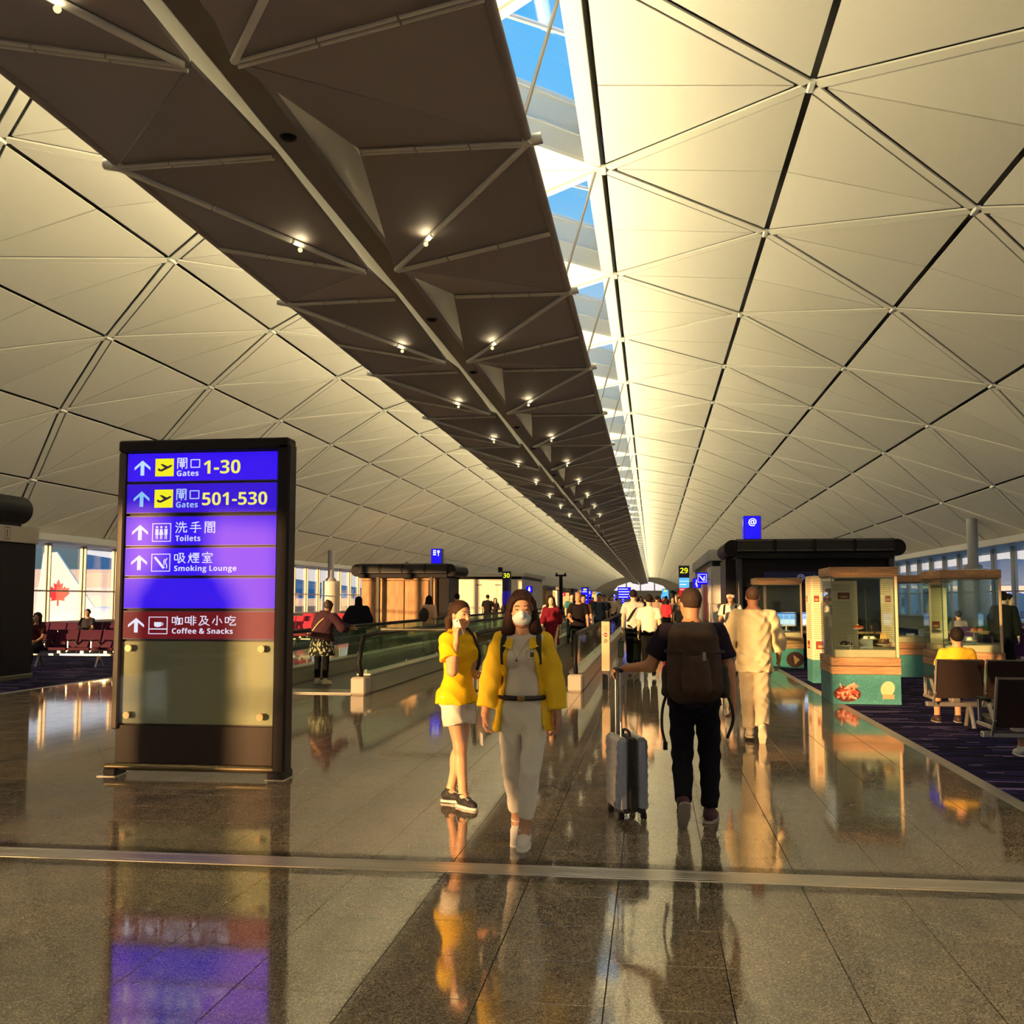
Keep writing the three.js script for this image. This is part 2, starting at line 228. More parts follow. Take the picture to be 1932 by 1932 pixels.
{
  const TX = .517, TZ = .505, X0 = -.21, Z0 = -5.8, gap = .004, list = [];
  const geos = []; for (let v = 0; v < 6; v++) { const g = cbox(-TX / 2 + gap / 2, TX / 2 - gap / 2, -.03, 0, -TZ / 2 + gap / 2, TZ / 2 - gap / 2, .0015); const uv = g.attributes.uv; const ox = rnd(), oy = rnd(); for (let i = 0; i < uv.count; i++) uv.setXY(i, uv.getX(i) * 1.3 + ox, uv.getY(i) * 1.3 + oy); geos.push(g); }
  const ia = Math.ceil((FX0 - X0) / TX), ib = Math.floor((FX1 - X0) / TX);
  const near = []; const rest = [];
  for (let j = -50; j < 140; j++) for (let i = ia; i < ib; i++) {
    const x = X0 + (i + .5) * TX, z = Z0 - (j + .5) * TZ; if (z < -6.1 && z > -6.5) { continue; }
    const d = -z, u = x * Math.cos(YAW) + 0, inView = z < -3.3 && d < 13.5 && Math.abs((x + d * Math.tan(YAW))) < d * .56 + .4;
    (inView ? near : rest).push([x, z, Math.hypot(x, z)]);
  }
  near.sort((a, b) => a[2] - b[2]);
  near.forEach(([x, z], n) => { if (n < 299) { const m = part('tile', geos[Math.floor(rnd() * 6)], tileMats[Math.floor(rnd() * 4)], floor); m.position.set(x, 0, z); } else rest.push([x, z]); });
  const rg = rest.map(([x, z]) => geos[Math.floor(rnd() * 6)].clone().translate(x, 0, z)); part('far_tiles', rg, tileMats[0], floor).userData.kind = 'stuff';
  const zf = Z0 - 140 * TZ; part('far_granite', cbox(X0 + ia * TX, X0 + ib * TX, -.03, 0, ZEND, zf, .001), tileMats[0], floor);
  part('screed', cbox(-22.6, 14.6, -.35, -.031, ZEND, ZBACK, .001), M([.10, .095, .09], .9), floor);
  // steel expansion joint cover with grooves
  const sz = -6.31; for (const [z0, z1, y] of [[-.115, -.075, .004], [-.072, .03, .003], [.033, .07, .004], [.073, .115, .003]]) part('joint_cover', cbox(X0 + ia * TX, X0 + ib * TX, -.02, y, sz + z0, sz + z1, .002), M([.62, .58, .53], .3, { metalness: .85 }), floor);
  part('joint_bed', cbox(X0 + ia * TX, X0 + ib * TX, -.03, -.02, -6.56, -6.05, .001), M([.05, .05, .05], .8), floor);
  for (const [a, b] of [[-6.56, -6.43], [-6.19, -6.05]]) { for (let i = ia; i < ib; i++) part('cut_tile', cbox(X0 + i * TX + .002, X0 + (i + 1) * TX - .002, -.03, 0, a, b, .0015), tileMats[(i + 80) % 4], floor); }
}
const carpetTex = dataTex(1024, 2048, (u, v, x, y) => {
  const row = Math.floor(v * 170); const a = vnoise(u * 5 + hash2(row, 1, 3) * 40, row * .9, 5 * 1, 999, 11), b = vnoise(u * 9 + hash2(row, 2, 4) * 30, row * 3.1, 9, 999, 12), f = vnoise(u * 400, v * 800, 400, 800, 13);
  let c = [22, 20, 58]; if (a > .62) c = [58, 44, 92]; if (a < .28) c = [9, 9, 30]; if (b > .80) c = [150, 130, 165]; if (b < .16) c = [30, 36, 104];
  const k = .75 + f * .5; return [c[0] * k, c[1] * k, c[2] * k];
});
carpetTex.repeat.set(1 / 4, 1 / 7);
const carpetMat = M([.62, .62, .72], .95, { map: carpetTex, specularIntensity: .15 });
for (const [n, x0, x1, lb] of [['floor_carpet_right', FX1 + .02, 14.4, 'dark blue and purple streaked carpet beside the display cases'], ['floor_carpet_left', -22.4, FX0 - .02, 'dark blue streaked carpet under the maroon seat rows']]) { const m = part(n, cbox(x0, x1, -.03, .002, ZEND, ZBACK, .001), carpetMat, scene); m.userData = { kind: 'structure', label: lb, category: 'carpet' }; }
{ const t = structG('trim_2', 'thin steel edge strip between granite and carpet', 'edge strip'); for (const x of [FX1 - .1, FX0]) part('edge_strip', cbox(x - .01, x + .12, -.03, .003, ZEND, ZBACK, .001), satinSteel, t); }

// ---------- glazed side walls ----------
function glazing(name, wallName, X, s, label) {
  const g = structG(name, label, 'window'); const frame = M([.50, .47, .42], .4), sill = M([.45, .42, .38], .6);
  const nearM = [], far = [], farPane = [], zs = []; for (let z = ZBACK - 1.2; z > ZEND + 2; z -= 2.4) zs.push(z);
  const inward = -s;
  for (const z of zs) {
    const gm = [cbox(X - .02, X + inward * .18, .75, 3.78, z - .03, z + .03, .008), cbox(X - .06, X + .06, .75, 3.78, z - .075, z + .075, .008)]; const vis = z < -34 && z > -130;
    if (vis) part('mullion', gm, frame, g); else far.push(...gm);
    for (const [y0, y1] of [[.8, 1.9], [1.96, 3.74]]) { const p = cbox(X - .008, X + .008, y0, y1, z - 2.3, z - .1, .002); if (vis) part('pane', p, glassPane, g); else farPane.push(p); }
    const tr = [cbox(X - .04, X + inward * .1, 1.9, 1.96, z - 2.3, z - .1, .004), cbox(X - .04, X + .04, .75, .8, z - 2.3, z - .1, .004)]; if (vis) part('transom', tr, frame, g); else far.push(...tr);
  }
  part('far_mullions', far, frame, g).userData.kind = 'stuff'; part('far_panes', farPane, glassPane, g).userData.kind = 'stuff';
  const w = structG(wallName, 'low wall under the ' + (s < 0 ? 'sunlit' : 'shaded') + ' window line with a steel sill', 'wall');
  part('low_wall', cbox(X - .15, X + .15, -.3, .72, ZEND, ZBACK, .01), sill, w); part('sill', cbox(X - .2, X + .3 * inward + .0, .72, .755, ZEND, ZBACK, .006), M([.6, .56, .5], .4), w);
  part('head_beam', cbox(X - .2, X + inward * .5, 3.78, 3.98, ZEND, ZBACK, .02), M([.5, .48, .5], .5), w);
  part('roof_fascia', cbox(X + s * .06, X + s * .3, 3.9, 4.5, ZEND, ZBACK, .01), M([.5, .5, .52], .5), w);
  part('eave', cbox(X - .9 * -s * -1, X + s * 1.6, 3.7, 3.98, ZEND, ZBACK, .02), M([.5, .5, .52], .5), w);
}
glazing('window_1', 'wall_left', XC - 18.15, -1, 'long window wall whose mullions catch the low sun');
glazing('window_2', 'wall_right', XC + 18.15, 1, 'long blue window wall in the shade behind the display cases');
{ // soffit downlights above the shaded windows
  for (let i = 0; i < 14; i++) { const z = -34 - i * 2.4, g = thing('soffit_downlight', 'small round downlight in the soffit over the shaded windows', 'downlight', [XC + 17.5, 3.76, z], 0, 'soffit downlights'); part('trim_ring', lathe([[.09, 0], [.12, .0], [.125, .02], [.09, .02]], 16), whitePaint, g); part('lens', new THREE.CylinderGeometry(.088, .088, .012, 16).translate(0, .012, 0), M([.9, .9, .9], .4, { emissive: lin(1, .9, .85), emissiveIntensity: 2.2 }), g); }
}
{ // end walls
  const e = structG('wall_end', 'distant end wall with arched sky window', 'wall'); const shp = new THREE.Shape(); shp.moveTo(XC - 18.3, -.3); shp.lineTo(XC + 18.3, -.3); for (let i = 5; i >= 0; i--) shp.lineTo(XC + LW[i], LY[i] + .2); for (let i = 0; i < 6; i++) shp.lineTo(XC - LW[i], LY[i] + .2); shp.closePath();
  const back = new THREE.ExtrudeGeometry(shp, { depth: .3, bevelEnabled: false }).translate(0, 0, ZBACK);
  const hole = new THREE.Path(); hole.moveTo(XC - 9.5, 4.6); hole.lineTo(XC - 8, 6.3); hole.lineTo(XC - 4, 7.6); hole.lineTo(XC, 8.0); hole.lineTo(XC + 4, 7.6); hole.lineTo(XC + 8, 6.3); hole.lineTo(XC + 9.5, 4.6); hole.closePath(); const s2 = shp.clone(); s2.holes.push(hole);
  part('gable', new THREE.ExtrudeGeometry(s2, { depth: .3, bevelEnabled: false }).translate(0, 0, ZEND - .3), M([.5, .42, .3], .6), e);
  part('gable_glass', new THREE.ShapeGeometry(new THREE.Shape(hole.getPoints())).translate(0, 0, ZEND - .15), glassPane, e);
  for (let x = -10; x <= 10; x += 5) part('gable_mullion', cbox(XC + x - .2, XC + x + .2, 4.4, 8.2, ZEND - .25, ZEND - .05, .02), greyPaint, e);
  const b = part('wall_back', back, M([.6, .56, .48], .7), scene); b.userData = { kind: 'structure', label: 'plain cream wall closing the concourse behind the viewer', category: 'wall' };
}
// round columns by the windows
for (const [x, lbl] of [[XC - 16.4, 'beside the sunlit windows'], [XC + 16.4, 'beside the shaded windows']]) for (const z of x > 0 ? [-42, -63.5, -85] : [-42, -64, -85, -11.5, 11.4, 33]) {
  const cr = z === 11.4 ? .42 : .56;
  const g = thing('round_column', (z === 11.4 ? 'slimmer round white column standing ' : 'thick round white column standing ') + lbl, 'column', [x, 0, z], 0, z === 11.4 ? undefined : 'columns ' + lbl);
  part('shaft', lathe([[0, 0], [cr, 0], [cr, 2.72], [cr - .03, 2.78], [0, 2.78]], 32), M([.72, .69, .62], .5), g); part('base_ring', lathe([[cr, 0], [cr + .04, 0], [cr + .04, .14], [cr + .005, .16]], 32), satinSteel, g);
  part('steel_head', lathe([[.34, 2.78], [.34, 2.9], [.2, 3.0], [.2, 4.75]], 20), M([.3, .3, .32], .5), g);
}
// ---------- lettering helpers ----------
const GLYPH = (() => {
  const kou = [[.5, 2.2, 3.2, 2.2, 3.2, 7, .5, 7, .5, 2.2]], men = [[1, .5, 1, 10], [1, .5, 4.3, .5, 4.3, 4, 1, 4], [1, 2.2, 4.3, 2.2], [5.7, 4, 5.7, .5, 9, .5, 9, 9.8, 8, 9.6], [5.7, 4, 9, 4], [5.7, 2.2, 9, 2.2]];
  return {
    '口': [[1.2, 2, 8.8, 2, 8.8, 9, 1.2, 9, 1.2, 2]], '閘': [...men, [3.2, 5, 6.8, 5, 6.8, 8, 3.2, 8, 3.2, 5], [3.2, 6.5, 6.8, 6.5], [5, 5, 5, 10]], '間': [...men, [3.3, 5.2, 6.7, 5.2, 6.7, 9.2, 3.3, 9.2, 3.3, 5.2], [3.3, 7.2, 6.7, 7.2]],
    '洗': [[.8, .8, 2, 2], [.3, 3.6, 1.6, 4.6], [.5, 9.5, 2.2, 6], [4.2, .5, 3.3, 3], [3.6, 2, 9, 2], [6.2, .2, 6.2, 4.6], [2.8, 4.6, 9.8, 4.6], [5, 4.6, 4.8, 7, 3, 9.6], [7.2, 4.6, 7.2, 9, 9.6, 9, 9.6, 7.5]],
    '手': [[7.5, .4, 2, 1.4], [1.5, 3.6, 8.6, 3.6], [.5, 6, 9.6, 6], [5, 1, 5, 9.4, 3.8, 9]], '吸': [...kou, [4.2, 1, 8.2, 1, 7.4, 4, 9.2, 4, 8, 7, 4.2, 9.8], [5.4, 1, 5.2, 5, 3.6, 9.4], [5.3, 4, 7, 7.4, 9.8, 9.8]],
    '煙': [[1, 3, 1.5, 5], [4, 2.5, 3.2, 4.6], [2.4, .8, 2.4, 5, .5, 9.6], [2.5, 5.5, 4, 9], [4.6, 1, 9.8, 1], [5, 2.4, 9.4, 2.4, 9.4, 5, 5, 5, 5, 2.4], [6.4, 1, 6.4, 5], [8, 1, 8, 5], [7.2, 5, 7.2, 9.4], [5, 7, 9.4, 7], [4.4, 9.4, 9.9, 9.4]],
    '室': [[5, 0, 5, 1.2], [.8, 3, .8, 1.5, 9.2, 1.5, 9.2, 3], [2, 3.6, 8, 3.6], [4.4, 3.6, 3, 5.6, 7, 5.3], [6.4, 4.6, 7.4, 5.8], [2, 7.4, 8, 7.4], [5, 6, 5, 9.5], [.8, 9.5, 9.2, 9.5]],
    '咖': [...kou, [3.8, 3, 6.4, 3, 6.2, 9, 5.2, 8.6], [5, 1, 4.8, 5, 3.6, 9.4], [7.2, 3, 9.6, 3, 9.6, 8.6, 7.2, 8.6, 7.2, 3]], '啡': [...kou, [5.6, .8, 5.6, 9.6], [4, 2.4, 5.6, 2.4], [4, 4.8, 5.6, 4.8], [3.8, 7.4, 5.6, 7], [7.6, .8, 7.6, 9.6], [7.6, 2.4, 9.8, 2.4], [7.6, 4.8, 9.8, 4.8], [7.6, 7.2, 9.9, 7.2]],
    '及': [[2, 1, 7, 1, 6, 4, 8.6, 4, 7, 7.2, 1.8, 9.8], [3.8, 1, 3.4, 5, .8, 9.4], [3.6, 4, 5.8, 7.6, 9.8, 9.8]], '小': [[5, .5, 5, 9.4, 3.8, 8.8], [2.8, 3.4, 1, 7.4], [7.2, 3.4, 9.2, 7.2]], '吃': [...kou, [5.2, .6, 4, 3.4], [4.8, 2, 9.4, 2], [4.4, 4.4, 8.8, 4.4, 4.6, 8.4, 4.6, 9.4, 9.4, 9.4, 9.4, 8]],
  };
})();
function han(x, str, px, py, size, col, gap = 1.08) { x.strokeStyle = col; x.lineCap = 'round'; x.lineJoin = 'round'; x.lineWidth = size * .095; [...str].forEach((ch, i) => { for (const s of GLYPH[ch] || []) { x.beginPath(); for (let k = 0; k < s.length; k += 2) { const X = px + i * size * gap + s[k] / 10 * size, Y = py + s[k + 1] / 10 * size; k ? x.lineTo(X, Y) : x.moveTo(X, Y); } x.stroke(); } }); }
function poly(x, pts, ox, oy, s, col) { x.fillStyle = col; x.beginPath(); pts.forEach(([a, b], i) => i ? x.lineTo(ox + a * s, oy + b * s) : x.moveTo(ox + a * s, oy + b * s)); x.closePath(); x.fill(); }
function arrowUp(x, ox, oy, s, col) { poly(x, [[.5, 0], [1, .46], [1, .66], [.62, .32], [.62, 1], [.38, 1], [.38, .32], [0, .66], [0, .46]], ox, oy, s, col); }
function txt(x, s, px, py, size, col, w = 'bold', align = 'left') { x.fillStyle = col; x.font = `${w} ${size}px sans-serif`; x.textAlign = align; x.textBaseline = 'alphabetic'; x.fillText(s, px, py); }
function frameBox(x, ox, oy, s, col, lw) { x.strokeStyle = col; x.lineWidth = lw; x.strokeRect(ox, oy, s, s); }
const ICON = {
  plane(x, ox, oy, s) { x.fillStyle = '#f4f01c'; x.fillRect(ox, oy, s, s); poly(x, [[.12, .58], [.2, .55], [.3, .62], [.5, .52], [.28, .32], [.38, .3], [.66, .44], [.84, .36], [.92, .4], [.8, .5], [.36, .72], [.2, .7]], ox, oy, s, '#141030'); },
  toilet(x, ox, oy, s, c) { frameBox(x, ox, oy, s, c, s * .05); for (const [dx, sk] of [[.18, 0], [.42, 1], [.68, 0]]) { x.fillStyle = c; x.beginPath(); x.arc(ox + (dx + .06) * s, oy + .2 * s, .065 * s, 0, 7); x.fill(); if (sk) poly(x, [[dx, .3], [dx + .12, .3], [dx + .18, .64], [dx - .06, .64]], ox, oy, s, c); else x.fillRect(ox + (dx - .03) * s, oy + .3 * s, .18 * s, .34 * s); x.fillRect(ox + (dx) * s, oy + .6 * s, .05 * s, .28 * s); x.fillRect(ox + (dx + .075) * s, oy + .6 * s, .05 * s, .28 * s); } },
  smoke(x, ox, oy, s, c) { frameBox(x, ox, oy, s, c, s * .05); poly(x, [[.1, .2], [.22, .14], [.74, .8], [.62, .88]], ox, oy, s, c); x.strokeStyle = c; x.lineWidth = s * .06; x.beginPath(); x.moveTo(ox + .8 * s, oy + .84 * s); x.bezierCurveTo(ox + .95 * s, oy + .6 * s, ox + .6 * s, oy + .55 * s, ox + .86 * s, oy + .24 * s); x.stroke(); x.beginPath(); x.moveTo(ox + .68 * s, oy + .66 * s); x.bezierCurveTo(ox + .72 * s, oy + .5 * s, ox + .6 * s, oy + .4 * s, ox + .74 * s, oy + .3 * s); x.stroke(); },
  cup(x, ox, oy, s, c) { frameBox(x, ox, oy, s, c, s * .05); x.fillStyle = c; x.fillRect(ox + .28 * s, oy + .3 * s, .4 * s, .22 * s); x.beginPath(); x.ellipse(ox + .48 * s, oy + .5 * s, .2 * s, .1 * s, 0, 0, 7); x.fill(); x.lineWidth = s * .05; x.strokeStyle = c; x.beginPath(); x.arc(ox + .7 * s, oy + .42 * s, .07 * s, 0, 7); x.stroke(); x.fillRect(ox + .02 * s, oy + .68 * s, .96 * s, .07 * s); },
  phone(x, ox, oy, s, c) { frameBox(x, ox, oy, s, c, s * .06); x.strokeStyle = c; x.lineWidth = s * .16; x.beginPath(); x.moveTo(ox + .56 * s, oy + .2 * s); x.quadraticCurveTo(ox + .22 * s, oy + .5 * s, ox + .58 * s, oy + .82 * s); x.stroke(); },
};
function signMat(tex, em, tint = [.5, .5, .5], rough = .25) { return M(tint, rough, { map: tex, emissive: lin(1, 1, 1), emissiveMap: tex, emissiveIntensity: em }); }

// ---------- tall wayfinding sign ----------
{
  const z = -9.2, x0 = -4.99, x1 = -3.43, g = thing('wayfinding_sign', 'tall black framed directional sign with blue and red backlit panels', 'sign', [(x0 + x1) / 2, 0, z]); const hw = (x1 - x0) / 2;
  const frame = M([.012, .010, .014], .5, { specularIntensity: .4 }), cap = M([.012, .010, .014], .5, { specularIntensity: .4 });
  part('side_post', cbox(hw - .01, hw + .115, .0, 3.08, -.1, .1, .02), frame, g); part('side_post', cbox(-hw - .035, -hw + .03, .42, 3.02, -.1, .06, .012), M([.09, .065, .05], .45), g);
  part('head_box', cbox(-hw - .02, hw + .1, 3.02, 3.13, -.11, .1, .015), cap, g); part('back_panel', cbox(-hw, hw, .42, 3.03, -.1, .0, .01), M([.03, .028, .035], .5), g);
  const W = '#dfe6ff', rows = [[2.735, 3.02, '#2a0af4', x => { arrowUp(x, 46, 48, 110, '#bfe2ff'); ICON.plane(x, 190, 38, 128); han(x, '閘口', 336, 34, 78, W, 1.15); txt(x, 'Gates', 336, 166, 56, W); txt(x, '1-30', 516, 152, 132, '#f6f26a'); }],
  [2.435, 2.725, '#2509d8', x => { arrowUp(x, 46, 48, 110, '#86c8f4'); ICON.plane(x, 190, 38, 128); han(x, '閘口', 336, 34, 78, '#b9d6ff', 1.15); txt(x, 'Gates', 336, 166, 56, '#a9ccf8'); txt(x, '501-530', 512, 152, 124, '#f4f072'); }],
  [2.125, 2.415, '#2407f0', x => { arrowUp(x, 42, 54, 110, W); ICON.toilet(x, 184, 48, 124, W); han(x, '洗手間', 340, 36, 80, W, 1.22); txt(x, 'Toilets', 340, 172, 54, W); }],
  [1.84, 2.118, '#2307f2', x => { arrowUp(x, 42, 50, 110, W); ICON.smoke(x, 184, 44, 124, W); han(x, '吸煙室', 336, 32, 78, W, 1.2); txt(x, 'Smoking Lounge', 336, 168, 54, W); }],
  [1.535, 1.832, '#2308ee', x => { }], [1.25, 1.52, '#640309', x => { arrowUp(x, 34, 46, 110, W); ICON.cup(x, 178, 40, 124, W); han(x, '咖啡及小吃', 332, 26, 76, W, 1.18); txt(x, 'Coffee & Snacks', 332, 162, 54, W); }]];
  for (const [y0, y1, bg, draw] of rows) {
    const t = canvasTex(1024, 200, (x, w, h) => { x.fillStyle = bg; x.fillRect(0, 0, w, h); draw(x); }); const p = part('message_panel', cbox(-hw + .035, hw - .015, y0, y1, 0, .028, .004), M([.10, .07, .2], .3), g);
    const f = part('lit_face', facePlane(2 * hw - .07, y1 - y0 - .02).translate(.01, (y0 + y1) / 2, .0295), M([.095, .035, .075], .45, { specularIntensity: .3, emissive: lin(1, 1, 1), emissiveMap: t, emissiveIntensity: .86 }), p); if (bg[1] === '7') f.material.color.setRGB(.34, .012, .012);
  }
  part('glass_panel', cbox(-hw + .0, hw - .02, .47, 1.235, .03, .042, .003), M([.95, .98, .95], .03, { transmission: 1, thickness: 0, ior: 1.55 }), g);
  part('glass_backing', cbox(-hw + .02, hw - .02, .47, 1.235, .0, .012, .003), M([.40, .39, .29], .2, { metalness: .3 }), g);
  for (const bxx of [-hw + .12, hw - .14]) for (const y of [.55, 1.17]) part('bolt', tubeBetween([bxx, y, .03], [bxx, y, .065], .032, 16), M([.8, .6, .35], .2, { metalness: 1 }), g);
  part('kick_panel', cbox(-hw, hw, .1, .46, -.06, .03, .006), M([.03, .02, .018], .3, { specularIntensity: .5 }), g);
  part('foot_rail', tubeBetween([-hw - .06, .08, .06], [hw + .02, .08, .06], .034, 14), M([.16, .13, .08], .3, { metalness: .8 }), g);
  part('foot', [cbox(-hw - .06, -hw + .06, .0, .07, -.1, .12, .01)], frame, g); part('foot', [cbox(hw - .03, hw + .12, .0, .07, -.12, .14, .01)], frame, g);
  for (const s of [-1, 1]) part('foot_plate', cbox(s * hw - .1 + (s > 0 ? .05 : 0), s * hw + .08 + (s > 0 ? .06 : 0), 0, .008, -.14, .16, .002), stainless, g);
}

// ---------- kiosks ----------
const woodTex = dataTex(256, 512, (u, v) => { const n = vnoise(u * 90, v * 6, 90, 6, 21), m = vnoise(u * 10, v * 2, 10, 2, 22), f = vnoise(u * 160, v * 30, 160, 30, 23); const k = .82 + .22 * (n - .5) + .18 * (m - .5) + .1 * (f - .5); return [216 * k, 172 * k, 128 * k]; });
const woodTexH = woodTex.clone(); woodTexH.rotation = Math.PI / 2; woodTexH.needsUpdate = true;
const woodMat = M([.9, .80, .66], .5, { map: woodTex }), woodCase = M([.95, .88, .84], .5, { map: woodTexH });
const louvreMat = M([.09, .085, .09], .45);
function canopy(g, w, d, y, h) {          // dark louvred canopy with rounded ends
  const n = 4, seg = w / n, hz = d / 2; part('canopy', [cbox(-w / 2, w / 2, y, y + h, -hz, hz, .02), cbox(-w / 2 + .02, w / 2 - .02, y - .16, y, -hz + .06, hz - .06, .01)], darkPanel, g);
  for (let i = 0; i < n; i++) { const a = -w / 2 + i * seg + .06, b = a + seg - .12; const p = part('louvre_panel', cbox(a, b, y + .07, y + h - .05, hz - .005, hz + .02, .006), M([.008, .008, .01], .3), g); for (const q of [h - .05, .04]) part('louvre_frame', cbox(a - .03, b + .03, y + q, y + q + .03, hz, hz + .035, .004), louvreMat, p); }
  for (const s of [-1, 1]) part('canopy_end', new THREE.CylinderGeometry(h * .62, h * .62, .26, 24).rotateX(Math.PI / 2).scale(1, 1, d * 3.6).translate(s * (w / 2 + h * .2), y + h * .35, 0), darkPanel, g);
}
function blade(g, x, y, z, w, h, draw, bg = '#1a0af0') { const b = part('blade_sign', cbox(x - w / 2, x + w / 2, y, y + h, z - w / 2, z + w / 2, .02), M([.02, .02, .06], .4), g); const t = canvasTex(128, 192, (c, W, Hh) => { c.fillStyle = bg; c.fillRect(0, 0, W, Hh); draw(c, W, Hh); }); part('lit_face', facePlane(w * .92, h * .95).translate(x, y + h / 2, z + w / 2 + .004), signMat(t, 1.0, [.2, .2, .3]), b); part('lit_face', facePlane(w * .92, h * .95).rotateY(-Math.PI / 2).translate(x - w / 2 - .004, y + h / 2, z), signMat(t, .8, [.2, .2, .3]), b); return b; }
{ // phone kiosk cut by the picture edge
  const g = thing('telephone_kiosk', 'black telephone kiosk with a cream band showing a handset', 'kiosk', [-13.97, 0, -19.0]);
  part('body', cbox(-1.2, 1.2, .0, 2.77, -1.0, .62, .02), blackPaint, g); part('plinth', cbox(-1.22, 1.22, 0, .1, -1.02, .66, .01), M([.10, .09, .06], .4), g);
  const t = canvasTex(512, 64, (x, w, h) => { x.fillStyle = '#a79f93'; x.fillRect(0, 0, w, h); ICON.phone(x, 200, 8, 46, '#3a3638'); }); part('band', cbox(-1.3, 1.25, 2.77, 3.1, -1.0, .9, .01), M([.36, .33, .29], .5), g); part('band_face', facePlane(1.88, .32).rotateY(Math.PI / 2).translate(1.254, 2.935, -.05), M([1, 1, 1], .5, { map: t }), g);
  part('neck', cbox(-1.05, 1.05, 3.1, 3.28, -.7, .6, .02), blackPaint, g); canopy(g, 1.7, 1.7, 3.3, .46);
  part('shelf', cbox(-1.0, 1.0, 1.0, 1.05, .62, .82, .01), greyPaint, g); for (let i = 0; i < 3; i++) { const h = part('handset_unit', cbox(-.8 + i * .65, -.5 + i * .65, 1.25, 1.75, .62, .72, .02), M([.05, .05, .06], .3), g); part('handset', cbox(-.78 + i * .65, -.70 + i * .65, 1.3, 1.6, .72, .76, .02), blackPaint, h); }
}
{ // dark kiosk behind the viewer, its shadow lies over the man with the rucksack
  const g = thing('vending_kiosk', 'plain dark kiosk standing on the carpet out of view', 'kiosk', [-12.55, 0, 9.5]); part('body', cbox(-.7, .7, 0, 2.15, -.7, .7, .03), darkPanel, g); part('plinth', cbox(-.74, .74, 0, .12, -.74, .74, .01), greyPaint, g); part('roof_cap', cbox(-.75, .75, 2.15, 2.28, -.75, .75, .03), blackPaint, g); part('front_shutter', cbox(-.55, .55, .9, 2.0, .7, .72, .005), greyPaint, g);
}
{ // timber kiosk by the travelators
  const g = thing('timber_kiosk', 'timber panelled kiosk with dark canopy and rounded ends behind the travelators', 'kiosk', [-9.75, 0, -41.2]);
  for (const [a, b] of [[-1.75, -1.02], [-.98, -.02], [.02, .98], [1.02, 1.32]]) part('timber_panel', cbox(a, b, .1, 2.35, 1.1, 1.16, .008), woodMat, g);
  part('timber_rail', cbox(-1.78, 1.34, 2.37, 2.6, 1.08, 1.17, .01), woodMat, g); part('body', cbox(-1.76, 1.78, .0, 2.6, -1.1, 1.1, .02), M([.06, .045, .035], .6), g); part('end_panel', cbox(1.36, 1.84, .0, 2.6, .8, 1.2, .02), blackPaint, g);
  for (const x of [-1.0, 1.15]) part('front_post', cbox(x - .07, x + .07, 0, 2.5, 1.35, 1.47, .02), M([.05, .04, .035], .4), g); canopy(g, 3.6, 3.0, 2.62, .4);
  part('wall_lamp', cbox(.0, .3, 2.4, 2.5, 1.17, 1.3, .02), blackPaint, g); blade(g, 1.3, 3.02, 1.0, .42, .6, (c, w, h) => { c.fillStyle = '#eef2ff'; for (let i = 0; i < 3; i++) c.fillRect(20, 14 + i * 26, 40, 18); c.beginPath(); c.arc(92, 36, 20, 0, 7); c.fill(); c.fillRect(86, 50, 12, 44); });
}
{ // internet kiosk, black, on the right
  const g = thing('internet_kiosk', 'black internet kiosk with round-ended canopy and a blue at-sign box', 'kiosk', [4.28, 0, -29.6]); const f = 1.5;
  part('body', cbox(-2.0, 2.0, 0, 2.8, -1.4, f - .3, .02), M([.010, .010, .016], .5, { specularIntensity: .3 }), g); part('front_board', cbox(-1.9, 1.95, 1.95, 2.8, f - .3, f - .2, .01), blackPaint, g); canopy(g, 4.1, 3.2, 2.86, .36);
  for (const x of [-1.95, 1.98]) part('front_post', lathe([[.09, 0], [.09, 2.8], [0, 2.8]], 16).translate(x, 0, f - .1), M([.02, .02, .026], .4), g); part('side_screen', cbox(-2.3, -1.98, .1, 2.7, -.9, f - .25, .02), blackPaint, g);
  blade(g, -1.58, 3.22, 1.2, .46, .64, (c, w, h) => txt(c, '@', 64, 78, 84, '#ffffff', 'bold', 'center')); const t = canvasTex(512, 96, (c, w, h) => { c.fillStyle = '#070b2c'; c.fillRect(0, 0, w, h); txt(c, '@', 260, 72, 70, '#8d94b8', 'bold', 'center'); han(c, '小口間', 330, 22, 50, '#8d94b8'); }); part('fascia_sign', facePlane(1.9, .32).translate(-.35, 2.2, f - .195), signMat(t, .35, [.3, .3, .3]), g);
  part('counter', cbox(-1.7, 1.7, .72, .78, f - .35, f + .15, .01), woodMat, g); part('counter_front', cbox(-1.7, 1.7, 0, .72, f - .3, f - .05, .01), darkPanel, g);
  const scr = canvasTex(160, 112, c => { c.fillStyle = '#cfe2ff'; c.fillRect(0, 0, 160, 112); c.fillStyle = '#3f7dd8'; c.fillRect(0, 0, 160, 14); for (let i = 0; i < 3; i++) for (let j = 0; j < 2; j++) { c.fillStyle = j ? '#f4f8ff' : '#8fb8f0'; c.fillRect(6 + i * 52, 22 + j * 44, 46, 36); } });
  for (const x of [-.75, -.1]) { const m = thing('monitor', 'lit computer screen on the counter of the black internet kiosk', 'monitor', [4.28 + x, .78, -29.6 + f - .1], 0, 'internet kiosk screens'); part('stand', [cbox(-.09, .09, 0, .015, -.08, .08, .004), cbox(-.02, .02, .01, .14, -.03, -.005, .004)], greyPaint, m); part('bezel', cbox(-.26, .26, .13, .50, -.02, .02, .01), M([.6, .6, .6], .4), m); part('screen', facePlane(.48, .32).translate(0, .325, .022), signMat(scr, 1.1, [.1, .1, .1]), m); }
}
